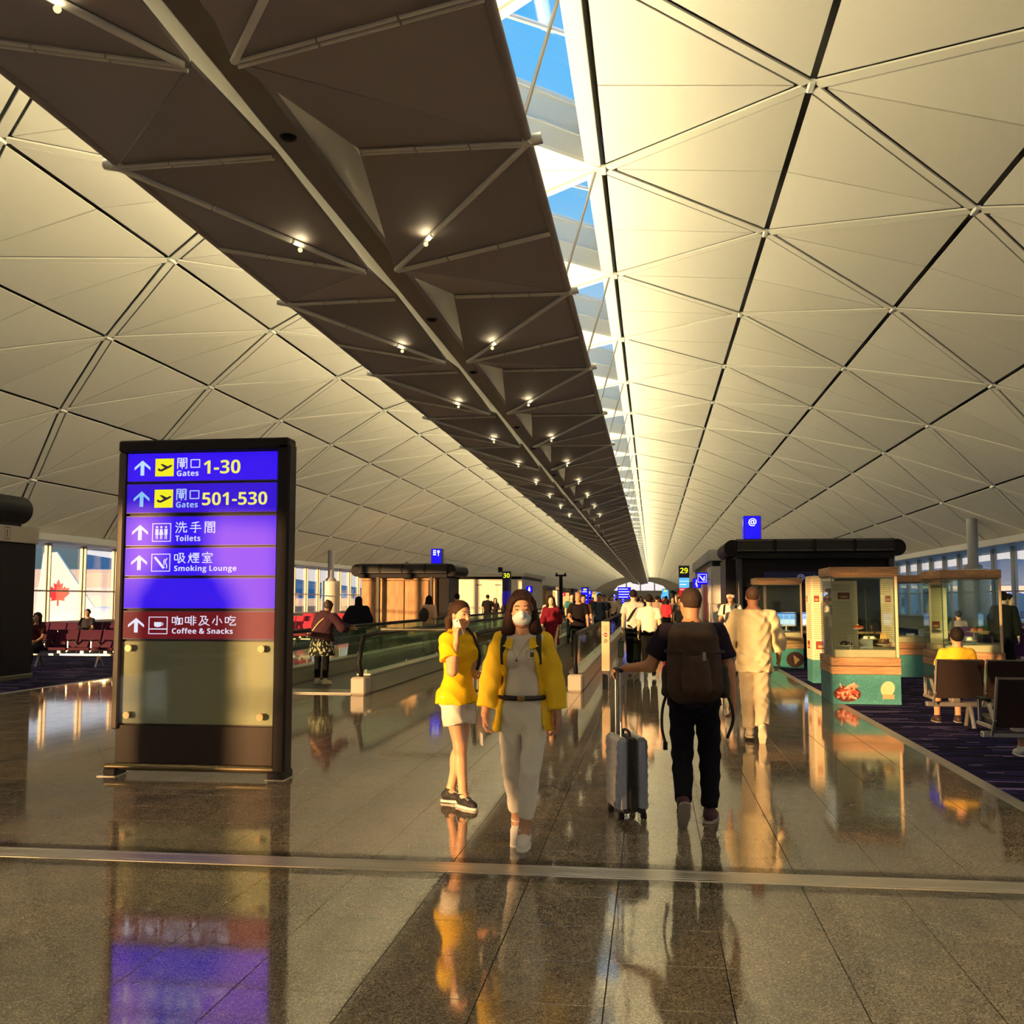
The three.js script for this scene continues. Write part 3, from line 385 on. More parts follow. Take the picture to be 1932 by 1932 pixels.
// ---------- white shop blocks, gate pylons, blade signs ----------
{
  const g = thing('shop_block', 'low white shop block with dark eaves band behind gate pylon 30', 'shop', [-9.3, 0, -64]); part('wall', cbox(-2.05, 1.98, 0, 2.75, -5.5, 5.8, .01), M([.74, .70, .60], .6), g);
  for (const x of [-.58, .55]) part('wall_joint', cbox(x - .012, x + .012, .1, 2.55, 5.79, 5.803, .002), M([.3, .28, .25], .7), g); part('eaves_band', cbox(-2.0, 1.94, 2.75, 2.9, -5.4, 5.74, .01), blackPaint, g); part('parapet', cbox(-2.2, 2.15, 2.9, 3.14, -5.6, 5.95, .02), M([.6, .57, .5], .6), g);
  for (const x of [-.5, .6]) part('vent_slot', cbox(x - .18, x + .18, 2.4, 2.44, 5.8, 5.81, .002), blackPaint, g); part('roof_unit', cbox(.3, .55, 3.14, 3.5, 3.5, 3.8, .03), blackPaint, g);
  const h = thing('shop_block', 'pale panelled shop block with dark eaves beside gate pylon 29', 'shop', [3.0, 0, -42]); const wm = M([.62, .60, .57], .5);
  for (let i = 0; i < 5; i++) for (const [y0, y1] of [[.12, 1.45], [1.47, 2.72]]) part('side_panel', cbox(-1.03, -1.0, y0, y1, 7 - (i + 1) * 2.8 + .02, 7 - i * 2.8 - .02, .006), i === 1 ? M([.6, .12, .12], .5) : wm, h); for (const [y0, y1] of [[.12, 1.45], [1.47, 2.72]]) for (const [a, b] of [[-1.0, -.46], [-.44, .3], [.32, 1.0]]) part('front_panel', cbox(a, b, y0, y1, 7, 7.03, .006), wm, h);
  part('core', cbox(-1.0, 1.0, 0, 2.72, -7, 7, .01), M([.3, .29, .28], .6), h); part('eaves_band', cbox(-.98, .98, 2.72, 2.9, -6.9, 6.98, .01), blackPaint, h); part('parapet', cbox(-1.1, 1.1, 2.9, 3.28, -7.1, 7.1, .02), M([.58, .57, .54], .6), h);
}
function pylon(x, z, num, lower, label) {
  const g = thing('gate_pylon', label, 'sign', [x, 0, z]); part('mast', cbox(-.22, .22, 0, 3.03, -.1, .1, .015), M([.014, .014, .03], .35), g); part('base_plate', cbox(-.28, .28, 0, .02, -.18, .18, .004), satinSteel, g);
  const t = canvasTex(128, 512, (c, w, h) => { c.fillStyle = '#0c0b1c'; c.fillRect(0, 0, w, h); txt(c, num, 64, 92, 96, '#f6f424', 'bold', 'center'); lower(c, w, h); }); part('lit_face', facePlane(.42, 1.68).translate(0, 2.17, .103), signMat(t, 1.05, [.1, .1, .12]), g);
}
pylon(-7.32, -52, '30', (c, w, h) => { c.fillStyle = '#16106a'; c.fillRect(0, 300, w, 212); }, 'slim dark gate pylon with yellow number 30');
pylon(1.35, -44, '29', (c, w, h) => { c.fillStyle = '#58b8ff'; c.fillRect(0, 150, w, 130); c.fillStyle = '#dff0ff'; c.fillRect(0, 190, w, 10); c.fillRect(10, 230, 80, 14); c.fillStyle = '#e8141c'; c.fillRect(0, 280, w, 232); c.fillStyle = '#ffd8d8'; c.fillRect(10, 296, 60, 10); }, 'gate pylon with yellow number 29 above blue and red screen');
function hungBlade(x, y, z, w, h, draw, label, bg) { const g = thing('blade_sign', label, 'sign', [x, y, z]); part('arm', cbox(w / 2, w / 2 + .2, h * .4, h * .5, -.03, .03, .005), satinSteel, g); part('case', cbox(-w / 2, w / 2, 0, h, -.08, .08, .015), M([.02, .02, .05], .4), g); const t = canvasTex(128, 160, (c, W, Hh) => { c.fillStyle = bg || '#1a08f4'; c.fillRect(0, 0, W, Hh); draw(c, W, Hh); }); part('lit_face', facePlane(w * .94, h * .95).translate(0, h / 2, .083), signMat(t, 1.05, [.1, .1, .2]), g); }
const womanIcon = c => { c.fillStyle = '#fff'; c.beginPath(); c.arc(64, 36, 16, 0, 7); c.fill(); poly(c, [[.5, .34], [.66, .34], [.82, .8], [.34, .8]], -8, 0, 128, '#fff'); c.fillRect(52, 100, 9, 44); c.fillRect(68, 100, 9, 44); };
hungBlade(1.62, 2.02, -38, .3, .36, womanIcon, 'small blue toilet blade sign on the pale shop block'); hungBlade(1.72, 2.12, -36, .36, .42, c => ICON.smoke(c, 10, 22, 108, '#fff'), 'blue smoking lounge blade sign on the pale shop block corner'); hungBlade(-7.05, 1.98, -59.5, .38, .4, womanIcon, 'blue toilet blade sign on the white shop block');

// ---------- travelators ----------
const treadTex = dataTex(64, 64, (u, v) => { const k = (u * 16 % 1) < .5 ? 70 : 34; return [k, k, k]; });
function travelator(xa, xb, z0, z1, label) {
  const g = thing('travelator', label, 'travelator', [(xa + xb) / 2, 0, z0]); const hw = (xb - xa) / 2, L = z0 - z1; const skin = M([.34, .33, .29], .38, { metalness: .5 }), alu = M([.6, .57, .5], .3, { metalness: .8 });
  part('pallet_band', cbox(-hw + .16, hw - .16, .0, .02, -L, -.4, .002), M([1, 1, 1], .45, { map: treadTex, metalness: .6 }), g); part('comb_plate', cbox(-hw + .16, hw - .16, 0, .025, -.4, .25, .004), M([.3, .29, .27], .35, { metalness: .8 }), g);
  for (const s of [-1, 1]) {
    const x = s * hw; const bal = part('balustrade_base', [cbox(x - .13, x + .13, .0, .30, -L, 0, .01)], skin, g); part('deck_trim', cbox(x - .14, x + .14, .30, .335, -L, .02, .006), alu, bal); part('skirt_seam', cbox(x + .131, x + .134, .02, .28, -L, 0, .001), alu, bal); part('newel_end', cbox(x - .13, x + .13, 0, .3, 0, .42, .03), M([.4, .36, .32], .4), bal);
    for (let i = 0; i < 26; i++) { const a = -.05 - i * 3.0; if (-a > L - 1) break; part('glass_panel', cbox(x - .006, x + .006, .33, .98, a - 2.97, a, .002), greenGlass, g); part('panel_clamp', cbox(x - .02, x + .02, .33, .40, a - .06, a + .0, .004), alu, g); }
    const end = new THREE.Shape(); end.moveTo(-.05, .33); end.lineTo(-.05, .98); end.absarc(.02, .66, .32, Math.PI / 2, -Math.PI / 3, true); end.lineTo(.1, .33); end.closePath(); part('glass_end', new THREE.ExtrudeGeometry(end, { depth: .012, bevelEnabled: false }).rotateY(-Math.PI / 2).translate(x + .006, 0, 0), greenGlass, g);
    const pts = [[x, 1.0, -L], [x, 1.0, -L * .5], [x, 1.0, -2], [x, 1.0, -.3], [x, .985, .05], [x, .90, .27], [x, .72, .36], [x, .5, .36], [x, .3, .30], [x, .16, .22], [x, .12, .1]]; part('handrail', new THREE.TubeGeometry(new THREE.CatmullRomCurve3(pts.map(p => V(...p)), false, 'catmullrom', .2), 90, .042, 10), rubber, g);
    part('handrail_guide', cbox(x - .022, x + .022, .955, .98, -L, -.1, .004), alu, g);
  }
}
travelator(-6.85, -4.98, -17.6, -66, 'travelator whose entry the woman in a polka dot skirt uses'); travelator(-3.2, -1.36, -18.7, -66, 'travelator carrying passengers beside the steel sign post');
{ const g = thing('guard_rail', 'bright steel guard rail closing the gap between the travelators', 'rail', [-4.12, 0, -17.9]); part('top_rail', tubeBetween([-.66, 1.09, 0], [.70, 1.09, 0], .032, 12), M([.75, .66, .5], .22, { metalness: 1 }), g); for (const x of [.68]) part('post', tubeBetween([x, 0, 0], [x, 1.09, 0], .026, 10), stainless, g); }
{ const g = thing('notice_post', 'short steel notice post with red dot at the travelator entry', 'post', [-.84, 0, -18.9]); part('cover', cbox(-.075, .075, .33, 1.22, -.05, .05, .008), M([.72, .62, .46], .4, { metalness: .35 }), g); part('foot', cbox(-.065, .065, 0, .33, -.045, .045, .008), M([.06, .055, .06], .4), g);
  const t = canvasTex(64, 384, (c, w, h) => { c.fillStyle = '#c9b393'; c.fillRect(0, 0, w, h); c.fillStyle = '#a58f70'; for (let i = 0; i < 4; i++) c.fillRect(12, 28 + i * 12, 40, 6); c.fillStyle = '#e01230'; c.beginPath(); c.arc(32, 100, 17, 0, 7); c.fill(); c.fillStyle = '#fff'; c.fillRect(20, 97, 24, 6); c.strokeStyle = '#222'; c.lineWidth = 4; c.beginPath(); c.arc(32, 150, 13, 0, 7); c.stroke(); c.beginPath(); c.moveTo(24, 158); c.lineTo(40, 142); c.stroke(); }); part('notice', facePlane(.13, .86).translate(0, .775, .0515), M([1, 1, 1], .45, { map: t }), g); }

// ---------- beam seating ----------
function beamSeat(label, n, pos, turn, col, group, o = {}) {
  const g = thing('beam_seat', label, 'seat', pos, turn, group); const pitch = .6, W = n * pitch; const leather = M(col, o.rough || .4, { specularIntensity: .4 }), arm = M([.58, .55, .5], .3, { metalness: .8 });
  part('beam', cbox(-W / 2 - .05, W / 2 + .05, .26, .32, -.05, .05, .01), o.beam || arm, g);
  for (let i = 0; i < n; i++) {
    const x = -W / 2 + (i + .5) * pitch; const sh = new THREE.Shape(); sh.moveTo(-.24, .40); sh.quadraticCurveTo(0, .36, .24, .42); sh.lineTo(.25, .46); sh.quadraticCurveTo(.05, .42, -.2, .45); sh.closePath();
    part('seat_pad', new THREE.ExtrudeGeometry(sh, { depth: pitch - .06, bevelEnabled: true, bevelSize: .01, bevelThickness: .01, bevelSegments: 2 }).rotateY(-Math.PI / 2).translate(x + pitch / 2 - .03, 0, .02), leather, g);
    const bk = new THREE.Shape(); bk.moveTo(-.20, .42); bk.quadraticCurveTo(-.25, .6, -.34, .86); bk.lineTo(-.375, .85); bk.quadraticCurveTo(-.3, .6, -.25, .40); bk.closePath(); const b = part('back_pad', new THREE.ExtrudeGeometry(bk, { depth: pitch - .06, bevelEnabled: true, bevelSize: .012, bevelThickness: .012, bevelSegments: 2 }).rotateY(-Math.PI / 2).translate(x + pitch / 2 - .03, 0, .02), leather, g); part('seam', cbox(x - pitch / 2 + .04, x + pitch / 2 - .04, .615, .622, -.292, -.275, .002), M([col[0] * .4, col[1] * .4, col[2] * .4], .6), b);
    part('bracket', [cbox(x - .05, x + .05, .32, .42, -.1, .1, .01)], arm, g);
  }
  for (let i = 0; i <= n; i++) { if (o.fewArms && i % 2) continue; const x = -W / 2 + i * pitch; part('back_strut', curveTube([[x, .3, -.16], [x, .45, -.25], [x, .7, -.325], [x, .88, -.38]], .016, 12, 6), arm, g); const a = part('armrest', [barBetween([x, .44, -.27], [x, .63, -.05], .03, .03), cbox(x - .018, x + .018, .38, .62, .18, .215, .006), cbox(x - .02, x + .02, .36, .40, -.2, .26, .006)], arm, g); part('arm_pad', cbox(x - .03, x + .03, .62, .65, -.1, .24, .012), rubber, a); }
  for (const x of o.legs || [-W / 2 + .5, W / 2 - .5]) part('leg', [tubeBetween([x, .0, -.17], [x, .29, -.02], .025, 10), tubeBetween([x, .0, .17], [x, .29, .02], .025, 10)], o.legMat || arm, g);
  return g;
}
const maroon = [.055, .008, .035], redSeat = [.42, .03, .07];
beamSeat('maroon beam seat row with its back to the dark kiosk, in front of the glass', 6, [-14.5, 0, -23.4], 0, maroon, undefined, { legs: [-1.75, -.25, 1.3] });
beamSeat('maroon beam seat row along the sunlit window, farther from the sign', 6, [-18.2, 0, -31], 0, maroon, undefined, { legs: [-1.5, 0, 1.5] }); beamSeat('dark seat row near the aircraft tail window', 6, [-19.3, 0, -27.5], .04, [.03, .01, .03], undefined, { legs: [-1.5, 0, 1.5] });
beamSeat('bright crimson beam seat row behind the polka dot skirt', 4, [-12.6, 0, -33.5], 0, redSeat, undefined, {}); beamSeat('crimson beam seat row next to the round column', 5, [-15.4, 0, -44], 0, redSeat, undefined, {}); beamSeat('crimson and steel seat row far along the sunlit windows', 6, [-16.4, 0, -52], 0, redSeat, undefined, {});
beamSeat('black leather beam seat carrying the man in a yellow shirt', 4, [4.72, 0, -13.95], Math.PI, [.03, .021, .02], undefined, { legs: [.72, -.7], rough: .3 });
beamSeat('black leather beam seat at the carpet edge with a reclining person', 3, [4.18, 0, -10.9], Math.PI, [.03, .021, .02], undefined, { legs: [-.6], rough: .3 });
for (const [x, z, l] of [[8.6, -24, 'purple seat row between the glass case and the shaded windows'], [9.6, -30, 'purple seat row farther along the shaded windows']]) beamSeat(l, 5, [x, 0, z], Math.PI, [.05, .02, .09], undefined, {});

// ---------- display cases ----------
const tealTex = dataTex(128, 128, (u, v) => { const n = vnoise(u * 16, v * 16, 16, 16, 31) * .6 + vnoise(u * 40, v * 40, 40, 40, 32) * .4; return [58 + 24 * n, 124 + 28 * n, 130 + 26 * n]; });
const teal = M([.9, .9, .9], .5, { map: tealTex });
function textBoard(w, h, pics) { return canvasTex(256, 512, c => { c.fillStyle = '#efdcb8'; c.fillRect(0, 0, 256, 512); c.fillStyle = '#b79a70'; for (let y = 30; y < 500; y += 13) { if (pics.some(p => y > p[1] - 10 && y < p[1] + p[3] + 6)) continue; c.fillRect(22, y, 150 + (y * 37 % 60), 4); } for (const p of pics) { c.fillStyle = '#8d3a26'; c.fillRect(...p); c.fillStyle = '#d8a071'; c.fillRect(p[0] + p[2] * .2, p[1] + p[3] * .5, p[2] * .6, p[3] * .3); } }); }
function displayCase(label, pos, turn, w, d, o = {}) {
  const g = thing('display_case', label, 'display case', pos, turn); const hw = w / 2, hd = d / 2;
  part('skirt', cbox(-hw, hw, 0, .46, -hd, hd, .006), teal, g); for (const [y0, y1] of [[.46, .585], [.592, .72]]) part('plinth_plank', cbox(-hw - .01, hw + .01, y0, y1, -hd - .01, hd + .01, .008), woodCase, g);
  part('tray', cbox(-hw + .05, hw - .05, .72, .84, -hd + .05, hd - .05, .01), M([.66, .52, .36], .6), g); part('top_fascia', cbox(-hw + .0, hw - .0, 1.985, 2.13, -hd + .0, hd - .0, .01), woodCase, g); part('ceiling_board', cbox(-hw + .03, hw - .03, 1.965, 1.985, -hd + .03, hd - .03, .004), M([.3, .24, .18], .6), g);
  const gl = M([.88, .95, .93], .02, { transmission: 1, thickness: 0, ior: 1.5 }), edge = M([.05, .07, .07], .3); for (const [a, b, c, e] of [[-hw + .02, hw - .02, hd - .03, hd - .02], [-hw + .02, hw - .02, -hd + .02, -hd + .03], [-hw + .02, -hw + .03, -hd + .03, hd - .03], [hw - .03, hw - .02, -hd + .03, hd - .03]]) part('glass_pane', cbox(a, b, .72, 1.97, c, e, .001), gl, g);
  part('corner_post', cbox(hw - .05, hw - .01, .72, 1.985, hd - .05, hd - .01, .006), M([.72, .55, .36], .5), g); part('corner_edge', cbox(-hw + .015, -hw + .03, .72, 1.985, hd - .03, hd - .015, .002), edge, g);
  if (o.board) { const t = textBoard(1, 1, o.board); const bw = o.bw || w * .5, bx = o.bx === undefined ? -hw + .06 + bw / 2 : o.bx; const b = part('text_board', cbox(bx - bw / 2, bx + bw / 2, .84, 1.93, -hd + .32, -hd + .35, .004), M([.8, .68, .5], .6), g); part('print', facePlane(bw - .01, 1.08).translate(bx, 1.385, -hd + .3515), M([1, 1, 1], .6, { map: t }), b); }
  for (const [x, y, z, rx, rz] of o.stands || [[.1, .98, .1, .16, .12], [-.2, .9, .2, .13, .1]]) { part('acrylic_stand', cbox(x - rx * .6, x + rx * .6, .84, y, z - rz * .6, z + rz * .6, .004), M([.85, .93, 1], .05, { transmission: .85, thickness: 0 }), g); }
  for (const [face, draw] of o.prints || []) { const t = canvasTex(256, 128, draw); part('skirt_print', face === 'f' ? facePlane(w - .01, .45).translate(0, .23, hd + .002) : facePlane(d - .01, .45).rotateY(-Math.PI / 2).translate(-hw - .002, .23, 0), M([1, 1, 1], .5, { map: t }), g); }
  return g;
}
const tealBase = c => { const r = mulberry(5); c.fillStyle = '#45898c'; c.fillRect(0, 0, 256, 128); for (let i = 0; i < 500; i++) { c.fillStyle = `rgba(${60 + r() * 40},${150 + r() * 30},${140 + r() * 30},.35)`; c.fillRect(r() * 256, r() * 128, 6, 5); } };
const meatPrint = c => { tealBase(c); c.fillStyle = '#5d2a22'; c.beginPath(); c.ellipse(52, 84, 52, 34, 0, 0, 7); c.fill(); const r = mulberry(9); for (let i = 0; i < 26; i++) { c.strokeStyle = ['#b4472c', '#d8907a', '#7e2a1e', '#e8b49a'][i % 4]; c.lineWidth = 5 + r() * 6; c.beginPath(); c.moveTo(8 + r() * 90, 30 + r() * 70); c.quadraticCurveTo(20 + r() * 70, 40 + r() * 50, 10 + r() * 90, 40 + r() * 70); c.stroke(); } poly(c, [[.62, .62], [1.0, .66], [1.0, .84], [.70, .88]], 0, 0, 256 * .98, '#5d6a3a'); c.fillStyle = '#e8d6a4'; c.beginPath(); c.ellipse(206, 60, 26, 34, .3, 0, 7); c.fill(); c.fillStyle = '#d8a878'; c.fillRect(186, 84, 44, 20); };
const bowlPrint = c => { tealBase(c); c.fillStyle = '#3b1c22'; c.beginPath(); c.ellipse(210, 70, 48, 52, 0, 0, 7); c.fill(); c.fillStyle = '#b08a5a'; c.beginPath(); c.moveTo(200, 40); c.lineTo(236, 70); c.lineTo(208, 104); c.fill(); };
displayCase('glass display case of food models with meat print on its teal base', [3.3, 0, -17.35], -.02, 1.02, 1.3, { board: [[110, 90, 90, 52]], bw: .55, bx: -.22, prints: [['f', meatPrint]] });
displayCase('smaller glass display case before the black internet kiosk screens', [2.98, 0, -25.65], 0, 1.08, 1.2, { prints: [['f', bowlPrint]] });
displayCase('glass display case behind the seated man in a yellow shirt', [5.42, 0, -19.2], 0, 1.0, 1.3, { board: [[20, 330, 120, 60]], bw: .3, bx: -.3, prints: [['f', meatPrint]] });
displayCase('glass display case between the meat print case and the shaded windows', [5.65, 0, -23.2], 0, 1.2, 1.2, { prints: [['f', bowlPrint]] });
{ const g = thing('info_board', 'narrow printed information board behind the meat print display case', 'board', [3.3, 0, -20.95]); part('board', cbox(-.22, .22, .45, 2.08, -.5, .2, .008), M([.8, .66, .46], .6), g); part('base', cbox(-.22, .22, 0, .45, -.5, .2, .008), teal, g); const t = textBoard(1, 1, [[30, 120, 60, 40], [40, 400, 120, 50]]); part('print', facePlane(.44, 1.62).translate(0, 1.265, .202), M([1, 1, 1], .6, { map: t }), g); part('print', facePlane(.7, 1.62).rotateY(-Math.PI / 2).translate(-.222, 1.265, -.15), M([1, 1, 1], .6, { map: t }), g); }
// food models on plates
function plate3(label, pos, r, build, group) { const g = thing('food_model', label, 'food model', pos, 0, group); part('plate', lathe([[0, 0], [r * .6, 0], [r, .018], [r * .98, .022], [r * .58, .008], [0, .008]], 24), M([.82, .78, .7], .25), g); build(g); return g; }
const lump = (r, x, y, z, sy = .7) => new THREE.IcosahedronGeometry(r, 1).scale(1, sy, 1).translate(x, y, z);
plate3('plate of white buns on a clear stand beside the text board', [3.42, .98, -17.1], .14, g => { for (const [x, z] of [[-.05, 0], [.05, .02], [0, -.06]]) part('bun', lump(.045, x, .035, z), M([.85, .8, .66], .6), g); part('leaf', lump(.03, .09, .02, .05, .4), M([.3, .4, .1], .6), g); });
plate3('dark glazed meat on a tray in the case corner', [3.05, .88, -17.0], .13, g => { part('meat', [lump(.07, -.03, .04, 0), lump(.06, .05, .035, .01)], M([.03, .018, .02], .4), g); });
plate3('red braised dish raised high in the glass case', [3.28, 1.14, -17.25], .1, g => { part('stew', [lump(.06, -.01, .03, 0), lump(.045, .05, .03, .01)], M([.4, .05, .02], .4), g); part('garnish', lump(.025, 0, .07, 0), M([.7, .5, .2], .5), g); });
plate3('clay pot with orange flames in the glass case', [3.62, .9, -17.0], .12, g => { part('pot', lathe([[.05, .01], [.085, .05], [.08, .1], [.07, .1], [.06, .04], [0, .03]], 20), M([.09, .04, .02], .5), g); for (let i = 0; i < 5; i++) part('flame_prop', new THREE.ConeGeometry(.018, .1, 6).translate(-.04 + i * .02, .15 + (i % 2) * .02, 0), M([.8, .42, .12], .5), g); });
plate3('platter of roast meat in the case behind the seated man', [5.6, 1.05, -18.9], .2, g => part('roast', [lump(.07, -.07, .04, 0), lump(.06, .04, .04, .02), lump(.05, .1, .03, -.02)], M([.22, .08, .03], .4), g)); plate3('white dumpling on a saucer in the case behind the seated man', [5.42, .9, -18.75], .13, g => part('dumpling', lump(.06, 0, .04, 0), M([.85, .78, .6], .6), g)); plate3('dish of grey noodles in the case behind the seated man', [5.18, .88, -18.8], .15, g => part('noodles', [lump(.07, 0, .03, 0, .5), lump(.05, .07, .025, .03, .5)], M([.42, .38, .33], .6), g));
plate3('dark dish in the case before the internet kiosk', [2.95, 1.0, -25.4], .15, g => part('dish', lump(.08, 0, .03, 0, .5), M([.1, .06, .04], .5), g)); plate3('flat grey dish in the case near the shaded windows', [5.65, 1.0, -22.9], .17, g => part('dish', [lump(.09, -.04, .03, 0, .4), lump(.06, .07, .03, 0, .4)], M([.3, .27, .22], .5), g));

// ---------- far shops and signs down the concourse ----------
{
  const r = mulberry(77); const cols = ['#1a10f0', '#1a10f0', '#e01828', '#58b8ff', '#f6f424', '#1a10f0'];
  const rowsL = [[-9.2, -76, 3.4, 'timber'], [-9.6, -86, 4, 'white'], [-9.2, -98, 3.6, 'dark'], [-9.6, -114, 4, 'white'], [-9, -137, 4, 'timber']], rowsR = [[4.2, -60, 3.6, 'dark'], [4.6, -76, 4, 'white'], [4.3, -96, 4, 'timber'], [4.6, -122, 4.4, 'dark']];
  const names = { timber: M([.42, .25, .10], .6), white: whitePaint, dark: darkPanel };
  [...rowsL, ...rowsR].forEach(([x, z, w, k], i) => { const g = thing('concession_stand', `${k === 'timber' ? 'timber' : k === 'white' ? 'white' : 'dark'} concession stand ${x < 0 ? 'beyond the travelators' : 'beyond the pale shop block'}, ${['first', 'second', 'third', 'fourth', 'fifth'][i % 5]} along that side`, 'stand', [x, 0, z]); part('body', cbox(-w / 2, w / 2, 0, 2.3, -2.5, 2.5, .02), names[k], g); part('eaves', cbox(-w / 2 - .2, w / 2 + .2, 2.3, 2.6, -2.8, 2.8, .02), k === 'dark' ? darkPanel : M([.2, .19, .18], .6), g); part('counter', cbox(-w / 2, w / 2, .9, 1.0, 2.5, 2.8, .01), woodMat, g); part('shutter', cbox(-w / 2 + .2, w / 2 - .2, 1.05, 2.2, 2.5, 2.53, .004), M([.5, .4, .3], .6), g);
    const t = canvasTex(128, 32, c => { c.fillStyle = cols[i % 6]; c.fillRect(0, 0, 128, 32); c.fillStyle = '#fff'; for (let q = 0; q < 5; q++) c.fillRect(10 + q * 23, 9, 16, 14); }); part('lit_fascia', facePlane(w * .7, .35).translate(0, 2.05, 2.55), signMat(t, 1.1, [.1, .1, .1]), g); });
  for (let i = 0; i < 9; i++) { const s = i % 2 ? 1 : -1, z = -68 - i * 13, x = s > 0 ? 1.0 + r() * .8 : -6.2 + r() * .8 + (i % 3 === 0 ? 1.5 : 0); const g = thing('lit_totem', ['blue lit totem sign', 'red and blue lit totem sign', 'blue totem sign with white rows'][i % 3] + (s > 0 ? ' on the granite, ' : ' by the travelators, ') + `${['first', 'second', 'third', 'fourth', 'fifth'][i >> 1]} past the gate pylons`, 'sign', [x, 0, z]); part('mast', cbox(-.25, .25, 0, 2.4, -.1, .1, .01), darkPanel, g); const t = canvasTex(64, 192, c => { c.fillStyle = i % 3 === 1 ? '#58b8ff' : '#1a10f0'; c.fillRect(0, 0, 64, 192); if (i % 3 === 1) { c.fillStyle = '#e8141c'; c.fillRect(0, 100, 64, 92); } else { c.fillStyle = '#e8ecff'; for (let q = 0; q < 4; q++) c.fillRect(8, 30 + q * 36, 40, 8); } c.fillStyle = '#f6f424'; c.fillRect(18, 6, 28, 16); }); part('lit_face', facePlane(.48, 1.4).translate(0, 1.65, .103), signMat(t, 1.1, [.1, .1, .1]), g); }
  const g = thing('overhead_sign', 'blue hanging direction sign with white lines far down the hall', 'sign', [-1.84, 0, -70]); part('case', cbox(-.45, .45, 1.62, 2.42, -.08, .08, .01), darkPanel, g); part('leg', [cbox(-.4, -.36, 0, 1.62, -.03, .03, .005)], satinSteel, g); part('leg', [cbox(.36, .4, 0, 1.62, -.03, .03, .005)], satinSteel, g); const t = canvasTex(128, 112, c => { c.fillStyle = '#1c10e8'; c.fillRect(0, 0, 128, 112); c.fillStyle = '#e6ecff'; for (let q = 0; q < 4; q++) c.fillRect(8, 12 + q * 26, 90 + (q * 17 % 24), 9); }); part('lit_face', facePlane(.88, .76).translate(0, 2.02, .084), signMat(t, 1.1, [.1, .1, .1]), g);
  for (const [x, z] of [[-6.3, -72], [-11.0, -54]]) { const c = thing('security_camera', x > -8 ? 'black camera cluster on a mast above the shop block corner' : 'black camera cluster over the white shop roof', 'camera', [x, 0, z]); part('mast', cbox(-.12, .12, 0, 3.2, -.1, .1, .01), blackPaint, c); part('arm', cbox(-.4, .4, 3.2, 3.32, -.06, .06, .02), blackPaint, c); for (const s of [-1, 1]) part('camera_head', tubeBetween([s * .3, 3.4, -.1], [s * .3, 3.36, .2], .07, 10), blackPaint, c); }
}
